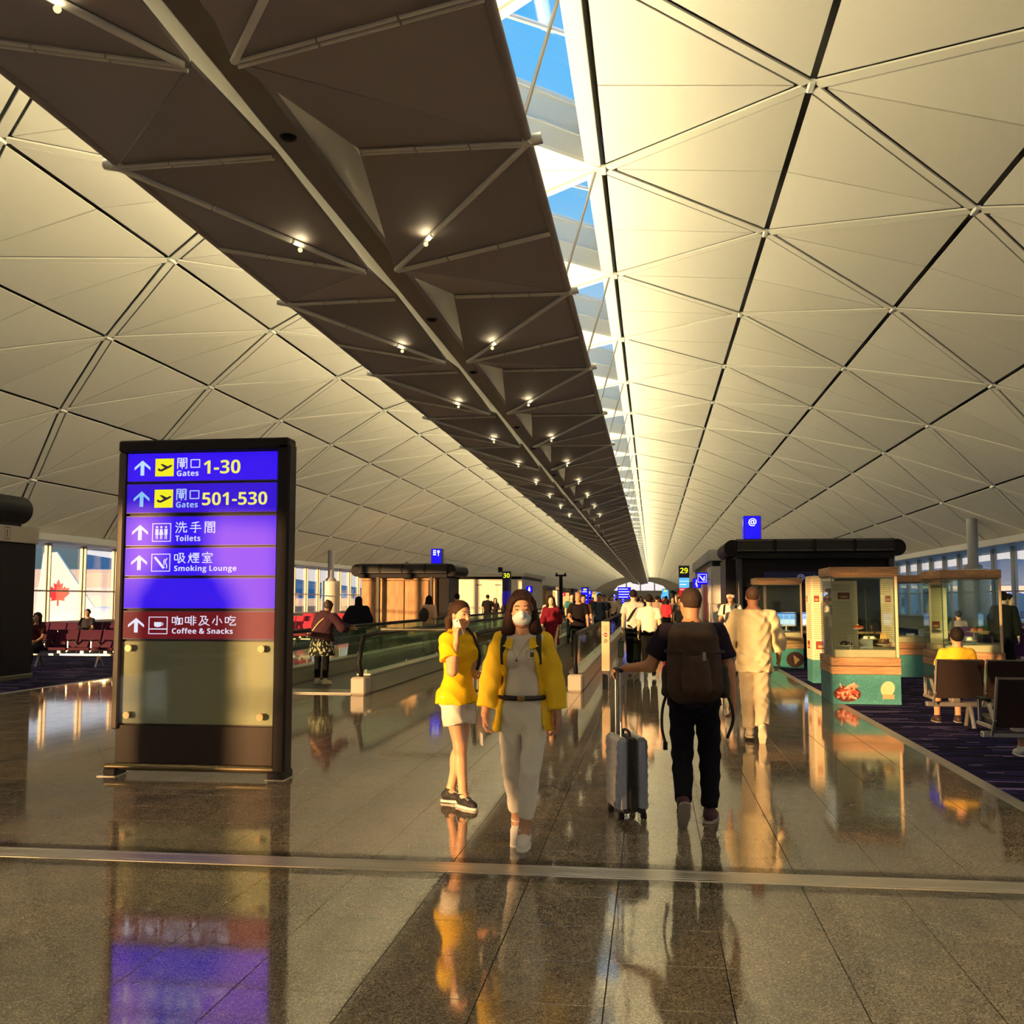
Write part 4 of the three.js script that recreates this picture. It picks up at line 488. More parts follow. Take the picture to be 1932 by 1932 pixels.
// ---------- outside ----------
{
  const ap = part('ground_outside', cbox(-900, 900, -5.6, -5.5, -1500, 500, .001), M([.42, .38, .33], .9), scene); ap.userData = { kind: 'structure', label: 'pale concrete apron outside the windows', category: 'apron' };
  const tail = thing('aircraft_tail', 'white aircraft tail fin with red maple leaf outside the window', 'aircraft', [-59.8, -5.5, -100], .35); tail.scale.set(.78, 1, 1); const fin = new THREE.Shape(); fin.moveTo(-4.2, 5.6); fin.lineTo(-3.4, 11.8); fin.lineTo(-1.8, 11.9); fin.lineTo(3.6, 5.6); fin.closePath(); const finMat = M([.85, .82, .76], .35); part('fin', new THREE.ExtrudeGeometry(fin, { depth: .3, bevelEnabled: true, bevelSize: .08, bevelThickness: .1, bevelSegments: 2 }), finMat, tail);
  part('fuselage', lathe([[.4, -7], [1.3, -4], [1.9, 0], [2.0, 16]], 28).rotateZ(-Math.PI / 2).translate(0, 4.4, .15), finMat, tail); part('tailplane', cbox(-3, 0, 4.6, 4.75, -4, 4, .05), finMat, tail);
  const leaf = [[0, 1], [.18, .66], [.38, .78], [.3, .3], [.55, .55], [.62, .4], [.92, .45], [.8, .2], [.95, .08], [.5, -.28], [.55, -.45], [.06, -.38], [.06, -.8]]; const ls = new THREE.Shape(); leaf.forEach(([a, b], i) => i ? ls.lineTo(a, b) : ls.moveTo(a, b)); leaf.slice().reverse().forEach(([a, b]) => ls.lineTo(-a, b)); ls.closePath(); part('leaf_emblem', new THREE.ExtrudeGeometry(ls, { depth: .02, bevelEnabled: false }).scale(1.5, 1.5, 1).translate(-1.5, 7.6, .42), M([.7, .02, .03], .4), tail);
  part('undercarriage', [tubeBetween([4, 0, .15], [4, 3, .15], .3, 10), tubeBetween([11, 0, .15], [11, 3, .15], .3, 10)], greyPaint, tail);
  for (const [x, z, w, h, d, lb, c] of [[-150, -190, 60, 19, 30, 'long tan cargo building beyond the aircraft tail', [.5, .38, .26]], [-95, -165, 26, 12, 14, 'grey terminal wing beyond the sunlit windows', [.4, .38, .4]], [130, -330, 120, 11, 30, 'pale long terminal roof beyond the shaded windows', [.55, .5, .48]], [58, -160, 40, 8, 16, 'blue grey pier building outside the shaded windows', [.3, .36, .42]]]) { const g = thing('outside_building', lb, 'building', [x, -5.5, z], x < 0 ? .25 : -.2); part('wall', cbox(-w / 2, w / 2, 0, h, -d / 2, d / 2, .1), M(c, .7), g); part('roof', new THREE.CylinderGeometry(d * 1.2, d * 1.2, w + 2, 24, 1, false, -.45, .9).rotateZ(Math.PI / 2).rotateX(-Math.PI / 2 + Math.PI / 2).scale(1, .5, 1).translate(0, h - d * .48, 0), M([.6, .56, .52], .6), g); for (let i = 0; i < 6; i++) part('window_band', cbox(-w / 2 + 1 + i * (w - 2) / 6, -w / 2 + .4 + (i + 1) * (w - 2) / 6, h * .45, h * .68, d / 2, d / 2 + .15, .02), M([.1, .13, .2], .2), g); }
  const jet = thing('jet_bridge', 'pale boarding bridge angled away from the sunlit windows', 'jet bridge', [-36, -5.5, -104], .5); part('tunnel', cbox(-9, 9, 4.4, 7.2, -1.5, 1.5, .1), M([.6, .56, .5], .5), jet); part('rotunda', lathe([[0, 3.8], [2, 3.8], [2, 7.8], [0, 8]], 24).translate(9, 0, 0), M([.5, .48, .45], .5), jet); for (let i = 0; i < 5; i++) part('side_window', cbox(-8 + i * 3.4, -5.6 + i * 3.4, 5.3, 6.4, 1.5, 1.53, .01), M([.08, .1, .14], .15), jet); part('support', [cbox(-6.4, -5.8, 0, 4.4, -.8, -.3, .05), cbox(-6.4, -5.8, 0, 4.4, .3, .8, .05), cbox(8.6, 9.4, 0, 3.8, -.4, .4, .05)], greyPaint, jet);
  for (const [x, z, w, h, lb] of [[-420, -620, 900, 46, 'hazy blue hill range beyond the aircraft tail'], [480, -900, 1100, 60, 'hazy blue hill range beyond the shaded windows']]) { const n = 60, pts = []; const g0 = new THREE.BufferGeometry(), pos = [], idx = []; for (let i = 0; i <= n; i++) { const t = i / n, e = Math.sin(Math.PI * t); const hh = h * e * (.45 + .35 * vnoise(t * 6, 1, 999, 999, 41) + .4 * vnoise(t * 15, 2, 999, 999, 42)); for (const [dz, f] of [[90, 0], [40, .55], [0, 1], [-60, .5], [-110, 0]]) pos.push((t - .5) * w, hh * f, dz * (.7 + .6 * vnoise(t * 9, dz, 999, 999, 43))); } for (let i = 0; i < n; i++) for (let j = 0; j < 4; j++) { const a = i * 5 + j, b = a + 1, c = a + 5, d = a + 6; idx.push(a, c, b, b, c, d); } g0.setAttribute('position', new THREE.Float32BufferAttribute(pos, 3)); g0.setIndex(idx); g0.computeVertexNormals(); const m = part(numbered('hill_range'), g0, M([.16, .22, .30], 1), scene); m.position.set(x, -5.5, z); m.rotation.y = x < 0 ? .7 : -.5; m.userData = { label: lb, category: 'hill' }; }
}
// ---------- figures: smooth distance fields meshed with surface nets ----------
function smin(a, b, k) { const h = Math.max(k - Math.abs(a - b), 0) / k; return Math.min(a, b) - h * h * k * .25; }
// primitives: c = tapered capsule {a,b,ra,rb,fl:[axis,factor]}, e = ellipsoid {c,r,q}; cut = [[point],[normal]] keeps the side against the normal
function fieldOf(prims, k) {
  const P = prims.map(p => { const o = { ...p, kk: p.k === undefined ? k : p.k }; if (p.b) { o.d = [p.b[0] - p.a[0], p.b[1] - p.a[1], p.b[2] - p.a[2]]; o.L = o.d[0] ** 2 + o.d[1] ** 2 + o.d[2] ** 2 || 1e-9; } return o; });
  return (x, y, z) => {
    let r = 1e3;
    for (const p of P) {
      let d;
      if (p.b) { let px = x - p.a[0], py = y - p.a[1], pz = z - p.a[2]; let t = (px * p.d[0] + py * p.d[1] + pz * p.d[2]) / p.L; t = t < 0 ? 0 : t > 1 ? 1 : t; px -= t * p.d[0]; py -= t * p.d[1]; pz -= t * p.d[2]; if (p.fl) { const f = p.fl, dd = px * f[0] + py * f[1] + pz * f[2], m = dd * (f[3] - 1); px += f[0] * m; py += f[1] * m; pz += f[2] * m; } d = Math.sqrt(px * px + py * py + pz * pz) - (p.ra + (p.rb - p.ra) * t); if (p.fl) d *= .8; }
      else { let px = x - p.c[0], py = y - p.c[1], pz = z - p.c[2]; if (p.m) { const m = p.m; [px, py, pz] = [m[0] * px + m[1] * py + m[2] * pz, m[3] * px + m[4] * py + m[5] * pz, m[6] * px + m[7] * py + m[8] * pz]; } const ax = px / p.r[0], ay = py / p.r[1], az = pz / p.r[2], k0 = Math.sqrt(ax * ax + ay * ay + az * az), bx = ax / p.r[0], by = ay / p.r[1], bz = az / p.r[2], k1 = Math.sqrt(bx * bx + by * by + bz * bz) || 1e-9; d = k0 < 1e-6 ? -Math.min(...p.r) : k0 * (k0 - 1) / k1; }
      if (p.cut) for (const [q, n] of p.cut) { const e = (x - q[0]) * n[0] + (y - q[1]) * n[1] + (z - q[2]) * n[2]; if (e > d) d = e; }
      if (p.sub) { if (-d > r) r = -d; } else r = r > 100 ? d : smin(r, d, p.kk);
    }
    return r;
  };
}
function meshField(f, prims, cell, pad = .03) {
  const lo = [1e9, 1e9, 1e9], hi = [-1e9, -1e9, -1e9]; for (const p of prims) { if (p.sub) continue; const rr = p.b ? Math.max(p.ra, p.rb) : Math.max(...p.r); for (const q of p.b ? [p.a, p.b] : [p.c]) for (let i = 0; i < 3; i++) { lo[i] = Math.min(lo[i], q[i] - rr); hi[i] = Math.max(hi[i], q[i] + rr); } }
  const n = [0, 1, 2].map(i => Math.ceil((hi[i] - lo[i] + 2 * pad) / cell) + 2), o = lo.map(v => v - pad), [nx, ny, nz] = n; const val = new Float32Array(nx * ny * nz); let id = 0;
  const blk = 4; // coarse skip: far blocks get a constant
  for (let k = 0; k < nz; k++) for (let j = 0; j < ny; j++) for (let i = 0; i < nx; i++) val[id++] = NaN;
  const at = (i, j, k) => (k * ny + j) * nx + i;
  for (let k = 0; k < nz; k += blk) for (let j = 0; j < ny; j += blk) for (let i = 0; i < nx; i += blk) {
    const c = f(o[0] + (i + 1.5) * cell, o[1] + (j + 1.5) * cell, o[2] + (k + 1.5) * cell); const far = Math.abs(c) > cell * 9;
    for (let c2 = k; c2 < Math.min(nz, k + blk); c2++) for (let b = j; b < Math.min(ny, j + blk); b++) for (let a = i; a < Math.min(nx, i + blk); a++) val[at(a, b, c2)] = far ? c : f(o[0] + a * cell, o[1] + b * cell, o[2] + c2 * cell);
  }
  const vid = new Int32Array(nx * ny * nz).fill(-1), pos = [], idx = []; const C = [[0, 0, 0], [1, 0, 0], [0, 1, 0], [1, 1, 0], [0, 0, 1], [1, 0, 1], [0, 1, 1], [1, 1, 1]], E = [[0, 1], [2, 3], [4, 5], [6, 7], [0, 2], [1, 3], [4, 6], [5, 7], [0, 4], [1, 5], [2, 6], [3, 7]];
  for (let k = 0; k < nz - 1; k++) for (let j = 0; j < ny - 1; j++) for (let i = 0; i < nx - 1; i++) {
    const v = C.map(c => val[at(i + c[0], j + c[1], k + c[2])]); let neg = 0; for (const q of v) if (q < 0) neg++; if (!neg || neg === 8) continue;
    let sx = 0, sy = 0, sz = 0, m = 0; for (const [a, b] of E) if ((v[a] < 0) !== (v[b] < 0)) { const t = v[a] / (v[a] - v[b]); sx += C[a][0] + (C[b][0] - C[a][0]) * t; sy += C[a][1] + (C[b][1] - C[a][1]) * t; sz += C[a][2] + (C[b][2] - C[a][2]) * t; m++; }
    vid[at(i, j, k)] = pos.length / 3; pos.push(o[0] + (i + sx / m) * cell, o[1] + (j + sy / m) * cell, o[2] + (k + sz / m) * cell);
  }
  const quad = (a, b, c, d, fl) => { if (a < 0 || b < 0 || c < 0 || d < 0) return; fl ? idx.push(a, b, c, a, c, d) : idx.push(a, c, b, a, d, c); };
  for (let k = 1; k < nz - 1; k++) for (let j = 1; j < ny - 1; j++) for (let i = 1; i < nx - 1; i++) {
    const s = val[at(i, j, k)] < 0; if (s !== (val[at(i + 1, j, k)] < 0)) quad(vid[at(i, j - 1, k - 1)], vid[at(i, j, k - 1)], vid[at(i, j, k)], vid[at(i, j - 1, k)], s);
    if (s !== (val[at(i, j + 1, k)] < 0)) quad(vid[at(i - 1, j, k - 1)], vid[at(i - 1, j, k)], vid[at(i, j, k)], vid[at(i, j, k - 1)], s);
    if (s !== (val[at(i, j, k + 1)] < 0)) quad(vid[at(i - 1, j - 1, k)], vid[at(i, j - 1, k)], vid[at(i, j, k)], vid[at(i - 1, j, k)], s);
  }
  const g = new THREE.BufferGeometry(); g.setAttribute('position', new THREE.Float32BufferAttribute(pos, 3)); g.setIndex(idx); g.computeVertexNormals(); return g;
}
const vadd = (a, b, s = 1) => [a[0] + b[0] * s, a[1] + b[1] * s, a[2] + b[2] * s], vsub = (a, b) => vadd(a, b, -1), vlen = a => Math.hypot(...a), vnorm = a => { const l = vlen(a) || 1; return [a[0] / l, a[1] / l, a[2] / l]; }, vcross = (a, b) => [a[1] * b[2] - a[2] * b[1], a[2] * b[0] - a[0] * b[2], a[0] * b[1] - a[1] * b[0]], vdot = (a, b) => a[0] * b[0] + a[1] * b[1] + a[2] * b[2], vmix = (a, b, t) => [a[0] + (b[0] - a[0]) * t, a[1] + (b[1] - a[1]) * t, a[2] + (b[2] - a[2]) * t];
// local frame of a figure: faces +z, its left hand is +x
function skeleton(o) {
  const s = o.h / 1.72, w = o.w || 1, J = {}; const U = vnorm([(o.lean || [0, 0])[0], 1, (o.lean || [0, 0])[1]]); const tw = o.twist || 0, RT = [Math.cos(tw), 0, -Math.sin(tw)], F = vnorm(vcross(RT, U));
  J.s = s; J.U = U; J.F = F; J.RT = RT; J.P = [0, 0, 0]; J.W = vadd(J.P, U, .14 * s); J.C = vadd(J.P, U, .34 * s); J.S = vadd(J.P, U, .47 * s); J.N = vadd(J.P, U, .505 * s); const sw = (o.fem ? .155 : .178) * s * w;
  J.N2 = vadd(vadd(J.N, U, .07 * s), F, .018 * s); J.Hc = vadd(vadd(J.N, U, .168 * s), F, .03 * s);
  for (const [n, q] of [['L', 1], ['R', -1]]) {
    const p = o.pose[n]; const j = J[n] = {}; j.sh = vadd(vadd(J.S, RT, q * sw), U, -.02 * s); j.ua = vnorm(p.ua); j.fa = vnorm(p.fa); j.el = vadd(j.sh, j.ua, .285 * s); j.wr = vadd(j.el, j.fa, .245 * s); j.hd = vnorm(p.hd || p.fa); j.pn = p.pn || [-q, 0, 0];
    j.hip = [q * .088 * s * (o.fem ? 1.05 : 1), -.035 * s, 0]; j.th = vnorm(p.th); j.shn = vnorm(p.sn); j.kn = vadd(j.hip, j.th, .425 * s); j.an = vadd(j.kn, j.shn, .405 * s); j.ft = vnorm(p.ft || [q * .15, -.02, 1]); j.fu = vnorm(vsub([0, 1, 0], [j.ft[0] * j.ft[1], j.ft[1] * j.ft[1], j.ft[2] * j.ft[1]])); if (p.fu) j.fu = vnorm(p.fu);
    j.heel = vadd(vadd(j.an, j.ft, -.045 * s), j.fu, -.05 * s); j.toe = vadd(vadd(j.an, j.ft, .155 * s), j.fu, -.058 * s);
  }
  const low = o.sit ? 0 : Math.min(...['L', 'R'].flatMap(n => [J[n].heel[1], J[n].toe[1]])) - .034 * s; J.low = low; J.root = [0, -low, 0];
  return J;
}
function shiftAll(prims, off) { return prims.map(p => { const q = { ...p }; for (const k of ['a', 'b', 'c']) if (q[k]) q[k] = vadd(q[k], off); if (q.cut) q.cut = q.cut.map(([a, n]) => [vadd(a, off), n]); return q; }); }
function torsoPrims(J, o, e, fl = 1.42) {
  const s = J.s, w = o.w || 1, f = [...J.F, fl], F = (a, b, ra, rb) => ({ a, b, ra: ra * s * w + e, rb: rb * s * w + e, fl: f }); const b = o.belly || 0;
  const L = [F(vadd(J.P, J.U, -.04 * s), vadd(J.P, J.U, .08 * s), o.hip || (o.fem ? .160 : .155), o.fem ? .138 : .148), F(vadd(J.P, J.U, .08 * s), J.C, (o.fem ? .128 : .146) + b * .3, o.fem ? .142 : .165), F(J.C, vadd(J.S, J.U, -.03 * s), o.fem ? .142 : .165, .125), { a: vadd(vadd(J.S, J.RT, -.125 * s * w), J.U, -.025 * s), b: vadd(vadd(J.S, J.RT, .125 * s * w), J.U, -.025 * s), ra: .066 * s + e, rb: .066 * s + e }, { a: J.S, b: J.N, ra: .075 * s + e, rb: .058 * s + e }];
  if (o.fem) for (const q of [-1, 1]) L.push({ c: vadd(vadd(vadd(J.C, J.RT, q * .07 * s), J.F, .085 * s), J.U, .0), r: [(o.bust || .062) * s + e, (o.bust || .062) * s + e, (o.bust || .062) * .88 * s + e] });
  for (const q of [-1, 1]) L.push({ c: vadd(vadd(vadd(J.P, J.RT, q * .075 * s), J.F, -.07 * s), J.U, -.045 * s), r: [.085 * s * w + e, .085 * s + e, .075 * s + e] }); if (b) L.push({ c: vadd(vadd(J.W, J.F, .05 * s), J.U, .02), r: [.14 * s + b * .3 + e, .14 * s + e, .09 * s + b + e] });
  return L;
}
function legPrims(j, s, e, w = 1) { return [{ a: j.hip, b: j.kn, ra: .086 * s * w + e, rb: .058 * s * w + e }, { a: j.kn, b: j.an, ra: .056 * s * w + e, rb: .038 * s + e }, { c: vadd(vadd(vmix(j.kn, j.an, .32), j.ft, -.02 * s), [0, 0, 0]), r: [.052 * s * w + e, .1 * s, .054 * s * w + e] }]; }
function armPrims(j, s, e, w = 1) { return [{ a: j.sh, b: j.el, ra: .052 * s * w + e, rb: .040 * s * w + e }, { a: j.el, b: j.wr, ra: .041 * s * w + e, rb: .027 * s + e }]; }
function handPrims(j, s, curl = [.5, .6], thumb = .5) {
  const d = j.hd, n = vnorm(vsub(j.pn, [d[0] * vdot(j.pn, d), d[1] * vdot(j.pn, d), d[2] * vdot(j.pn, d)])), t = vcross(d, n); const side = j.ts || 1; const T = [t[0] * side, t[1] * side, t[2] * side]; const L = []; const k = s * .95;
  const at = (a, b, c) => vadd(vadd(vadd(j.wr, d, a * k), T, b * k), n, c * k); const offs = [.030, .010, -.010, -.028], len = [.068, .076, .070, .054];
  for (const q of [-.022, 0, .022]) L.push({ a: at(.005, q * .7, 0), b: at(.082, q, .003), ra: .0165 * k, rb: .0135 * k, k: .012 });
  for (let i = 0; i < 4; i++) { const ba = at(.086, offs[i], .002); const c1 = curl[0], c2 = c1 + curl[1]; const d1 = vadd([d[0] * Math.cos(c1), d[1] * Math.cos(c1), d[2] * Math.cos(c1)], n, Math.sin(c1)), d2 = vadd([d[0] * Math.cos(c2), d[1] * Math.cos(c2), d[2] * Math.cos(c2)], n, Math.sin(c2)); const m = vadd(ba, d1, len[i] * .55 * k), e = vadd(m, d2, len[i] * .5 * k); L.push({ a: ba, b: m, ra: .0092 * k, rb: .0086 * k, k: .006 }, { a: m, b: e, ra: .0086 * k, rb: .0074 * k, k: .006 }); }
  const tb = at(.028, .028, .004), tm = vadd(vadd(vadd(tb, d, .03 * k), T, .026 * k), n, .02 * thumb * k), te = vadd(vadd(vadd(tm, d, .026 * k), T, .004 * k), n, .018 * thumb * k); L.push({ a: tb, b: tm, ra: .0125 * k, rb: .010 * k, k: .01 }, { a: tm, b: te, ra: .010 * k, rb: .0082 * k, k: .006 });
  return L;
}
function headFrame(J, o) { const h = o.head || {}; const base = new THREE.Matrix4().makeBasis(V(...J.RT), V(...J.U), V(...J.F)); const e = new THREE.Matrix4().makeRotationFromEuler(new THREE.Euler(h.pitch || 0, h.yaw || 0, h.roll || 0, 'YXZ')); const m = base.multiply(e); const el = m.elements; const s = J.s * (o.hs || 1); return { p: (x, y, z) => vadd(J.Hc, [s * (el[0] * x + el[4] * y + el[8] * z), s * (el[1] * x + el[5] * y + el[9] * z), s * (el[2] * x + el[6] * y + el[10] * z)]), v: (x, y, z) => [el[0] * x + el[4] * y + el[8] * z, el[1] * x + el[5] * y + el[9] * z, el[2] * x + el[6] * y + el[10] * z], m: [el[0], el[1], el[2], el[4], el[5], el[6], el[8], el[9], el[10]], s }; }
function headPrims(H, J) {
  const s = H.s, E = (x, y, z, a, b, c, k) => ({ c: H.p(x, y, z), r: [a * s, b * s, c * s], m: H.m, k }), Cp = (a, b, ra, rb, k) => ({ a: H.p(...a), b: H.p(...b), ra: ra * s, rb: rb * s, k });
  return [E(0, .025, -.012, .074, .090, .094, .02), E(0, -.035, .014, .060, .082, .072, .03), Cp([-.026, -.078, .030], [.026, -.078, .030], .030, .030, .02), E(0, -.098, .054, .024, .02, .02, .02), Cp([0, .002, .080], [0, -.036, .098], .008, .0135, .012), Cp([-.032, .016, .072], [.032, .016, .072], .011, .011, .012), E(.034, -.042, .052, .024, .022, .022, .02), E(-.034, -.042, .052, .024, .022, .022, .02), Cp([-.016, -.066, .075], [.016, -.066, .075], .0105, .0105, .012), E(.074, -.012, -.006, .010, .031, .018, .006), E(-.074, -.012, -.006, .010, .031, .018, .006), { a: J.N, b: H.p(0, -.06, -.018), ra: .056 * J.s, rb: .054 * s, k: .025 }];
}
const skinMats = { fair: M([.60, .34, .22], .55), tan: M([.46, .25, .155], .55), light: M([.66, .42, .29], .55), dark: M([.22, .11, .065], .55) };
const hairBlack = M([.012, .008, .007], .75, { specularIntensity: .4 }), hairBrown = M([.04, .018, .010], .7, { specularIntensity: .5 }), hairGrey = M([.28, .22, .17], .6);
function cloth(c, o = {}) { const bright = Math.max(...c) > .2; return M(c, .88, { specularIntensity: bright ? .4 : .2, sheen: bright ? .2 : 0, sheenColor: lin(...c), ...o }); }
function wrinkle(f, amp, freq = 26, seed = 0) { return (x, y, z) => { const a = Math.sin(freq * (y + .35 * x) + 2.2 * Math.sin(11 * x + seed) + 1.7 * Math.sin(9 * z - seed)), b = Math.sin(freq * .55 * (x * 1.3 - y * .8 + z * 1.1) + 2 * Math.sin(8 * y + seed * 3)), c = Math.sin(freq * 1.9 * (y * .6 + z - x) + 2.5 * Math.sin(13 * y)); return f(x, y, z) + amp * (.55 * (Math.abs(a) * 2 - 1) + .45 * b + .25 * c); }; }
function shoePrims(j, s) { const f = j.ft, u = j.fu, P = (a, b) => vadd(vadd(j.an, f, a * s), u, b * s); return { upper: [{ a: P(-.045, -.035), b: P(.06, -.042), ra: .04 * s, rb: .042 * s }, { a: P(.06, -.048), b: P(.155, -.058), ra: .044 * s, rb: .033 * s }, { a: P(-.01, -.02), b: P(0, .02), ra: .046 * s, rb: .045 * s, cut: [[P(0, .03), u]] }].map(p => ({ ...p, cut: [...(p.cut || []), [P(0, -.078), vadd([0, 0, 0], u, -1)]] })), sole: [{ a: P(-.045, -.085), b: P(.06, -.085), ra: .046 * s, rb: .048 * s }, { a: P(.06, -.085), b: P(.16, -.085), ra: .048 * s, rb: .038 * s }].map(p => ({ ...p, cut: [[P(0, -.07), u], [P(0, -.092), vadd([0, 0, 0], u, -1)]] })) }; }
const meshCache = {}, soleMat = M([.75, .72, .66], .6);
function figure(o) {                     // o: name, label, pos, turn, h, pose, clothes
  const g = thing('person', o.label, 'person', o.pos, o.turn, o.group); const J = skeleton(o), s = J.s, off = o.sit ? [0, o.sit, 0] : J.root; const q = o.q || 1;   // q: cell multiplier
  const cellB = .0125 * q, cellH = .006 * q, cellF = .0045 * q; const put = (name, prims, k, cell, mat, post, parent = g, ck = name) => { const P = shiftAll(prims, off); let f = fieldOf(P, k); if (post) f = post(f); const geo = o.key ? (meshCache[o.key + ck] = meshCache[o.key + ck] || meshField(f, P, cell)) : meshField(f, P, cell); return part(name, geo, mat, parent); };
  const H = headFrame(J, o), hp = headPrims(H, J), skin = o.skin || skinMats.light, c = o.wear;
  // body: trunk and limbs, head and hands on finer grids, one merged skin mesh
  const trunk = [...torsoPrims(J, o, -.012), ...['L', 'R'].flatMap(n => [...legPrims(J[n], s, 0, o.legW || 1).slice(0, o.wear.bottom && o.wear.bottom.to > .5 ? 2 : 3), ...armPrims(J[n], s, 0, o.armW || 1), { a: J[n].an, b: vmix(J[n].heel, J[n].toe, .7), ra: .036 * s, rb: .03 * s }]), { a: J.N, b: J.N2, ra: .056 * s, rb: .054 * s }];
  const key = o.key && o.key + 'body'; let bodyGeo = key && meshCache[key];
  if (!bodyGeo) { const gs = []; const mk = (pr, k, cell) => { const P = shiftAll(pr, off); gs.push(meshField(fieldOf(P, k), P, cell)); }; mk(trunk, .03, cellB); mk(hp, .02, cellH); for (const n of ['L', 'R']) { J[n].ts = n === 'L' ? (o.tsL || -1) : (o.tsR || 1); mk([...handPrims(J[n], s, (o.curl || {})[n] || [.35, .5], (o.thumb || {})[n] || .5), { a: vadd(J[n].wr, J[n].fa, -.05 * s), b: J[n].wr, ra: .028 * s, rb: .024 * s, k: .015 }], .008, cellF); } bodyGeo = merge(gs); if (key) meshCache[key] = bodyGeo; }
  part('body', bodyGeo, skin, g);
  // clothes
  const hem = (y, n = [0, -1, 0]) => [vadd(J.P, J.U, y * s), n];
  if (c.bottom) { const b = c.bottom, e = b.e === undefined ? .014 : b.e, L = []; const waist = [vadd(J.P, J.U, (b.waist || .09) * s), J.U];
    if (b.kind === 'skirt') { const lw = b.flare || .2; L.push({ a: vadd(J.P, J.U, .08 * s), b: vadd(vadd(J.P, J.U, -b.len * s), J.F, .02), ra: .135 * s * (o.w || 1) + e, rb: lw * s, fl: [...J.F, 1.25], cut: [waist, [vadd(J.P, J.U, -b.len * s), [0, -1, 0]]] }); }
    else { L.push(...torsoPrims(J, o, e).slice(0, 2).map(p => ({ ...p, cut: [waist] })), ...torsoPrims(J, o, e).slice(o.fem ? 7 : 5, o.fem ? 9 : 7)); for (const n of ['L', 'R']) { const j = J[n], lw = b.loose || 0; const t = b.to === undefined ? .93 : b.to; if (t <= .5) { const end = vmix(j.hip, j.kn, t * 2); const dn = vnorm(vsub(j.kn, j.hip)); L.push({ a: j.hip, b: end, ra: .09 * s + e, rb: (.078 + lw) * s + e, cut: [[end, dn]] }); } else { const end = vmix(j.kn, j.an, t * 2 - 1), dn = vnorm(vsub(j.an, j.kn)); L.push({ a: j.hip, b: j.kn, ra: .088 * s * (o.legW || 1) + e, rb: (.062 + lw * .6) * s + e }, { a: j.kn, b: end, ra: (.062 + lw * .6) * s + e, rb: (.048 + lw) * s + e, cut: [[end, dn]] }); } } }
    put(b.name || 'trousers', L, .014, cellB, b.mat, f => wrinkle(f, b.fold === undefined ? .004 : b.fold, 24, 1)); }
  for (const t of [c.top, c.over]) if (t) { const e = t.e === undefined ? .014 : t.e; const cut = [[vadd(J.P, J.U, t.hem * s), vadd([0, 0, 0], J.U, -1)]], neck = [vadd(vadd(J.N, J.U, .012 * s), J.F, -.0), vnorm(vadd(J.U, J.F, t.neckTilt === undefined ? .55 : t.neckTilt))]; const L = torsoPrims(J, o, e, t.fl || 1.4).map(p => ({ ...p, cut: [...cut, neck] })); if (t.hem < -.02) L.push({ a: vadd(J.P, J.U, .12 * s), b: vadd(J.P, J.U, t.hem * s), ra: .14 * s * (o.w || 1) + e, rb: (t.flare || .165) * s * (o.w || 1) + e, fl: [...J.F, 1.35], cut });
    for (const n of ['L', 'R']) { const j = J[n], sl = t.sleeve === undefined ? .5 : t.sleeve, lw = t.loose || .012; if (sl <= .5) { const end = vmix(j.sh, j.el, sl * 2); L.push({ a: j.sh, b: end, ra: .056 * s * (o.armW || 1) + e, rb: (.048 + lw) * s + e, cut: [[end, j.ua]] }); } else { const end = vmix(j.el, j.wr, sl * 2 - 1); L.push({ a: j.sh, b: j.el, ra: .056 * s + e, rb: (.044 + lw) * s + e }, { a: j.el, b: end, ra: (.044 + lw) * s + e, rb: (.034 + lw) * s + e, cut: [[end, j.fa]] }); } }
    const m = put(t.name || 'shirt', L, t.k || .022, cellB, t.mat, f => { let r = wrinkle(f, t.fold === undefined ? .0045 : t.fold, 20, 2); if (t.open) { const ff = r; const ce = vadd(vadd(J.C, off), J.F, .0); r = (x, y, z) => { const d = ff(x, y, z); const p = [x - ce[0], y - ce[1], z - ce[2]]; const fx = vdot(p, J.RT), fz = vdot(p, J.F), fy = vdot(p, J.U); const half = t.open + (fy < .1 ? (0.1 - fy) * .12 : 0); return fz > .0 ? Math.max(d, Math.min(half - Math.abs(fx), fz)) : d; }; } return r; }); }
  for (const n of ['L', 'R']) if (c.shoe) { const sp = shoePrims(J[n], s); const sh = put(c.shoe.name || 'shoe', sp.upper, .02, .008 * q, c.shoe.mat, null, g, 'shoe' + n); put('sole', sp.sole, .01, .008 * q, c.shoe.sole || soleMat, null, sh, 'sole' + n); }
  if (c.hair) { const h = c.hair; const E = (x, y, z, a, b, d) => ({ c: H.p(x, y, z), r: [a * H.s, b * H.s, d * H.s], m: H.m }); let L = [], k = .02, cut = h.cut || [[H.p(0, .035, .050), H.v(0, -.62, .78)], [H.p(0, -.045, -.03), H.v(0, -.93, .35)]];
    if (h.kind === 'bald') cut = [[H.p(0, .03, .03), H.v(0, .55, .83)], [H.p(0, -.05, -.03), H.v(0, -.93, .35)], [H.p(0, .0, .03), H.v(0, 0, 1)]];
    const e = h.e || .008; L.push({ ...E(0, .027, -.014, .074 + e, .090 + e, .094 + e), cut }); if (h.kind === 'pony') { L.push({ a: H.p(0, .02, -.1), b: H.p(.0, -.06, -.155), ra: .03 * s, rb: .038 * s }, { a: H.p(0, -.06, -.155), b: H.p(0, -.2, -.15), ra: .038 * s, rb: .03 * s }, { a: H.p(0, -.2, -.15), b: H.p(0, -.27, -.135), ra: .03 * s, rb: .01 * s }); }
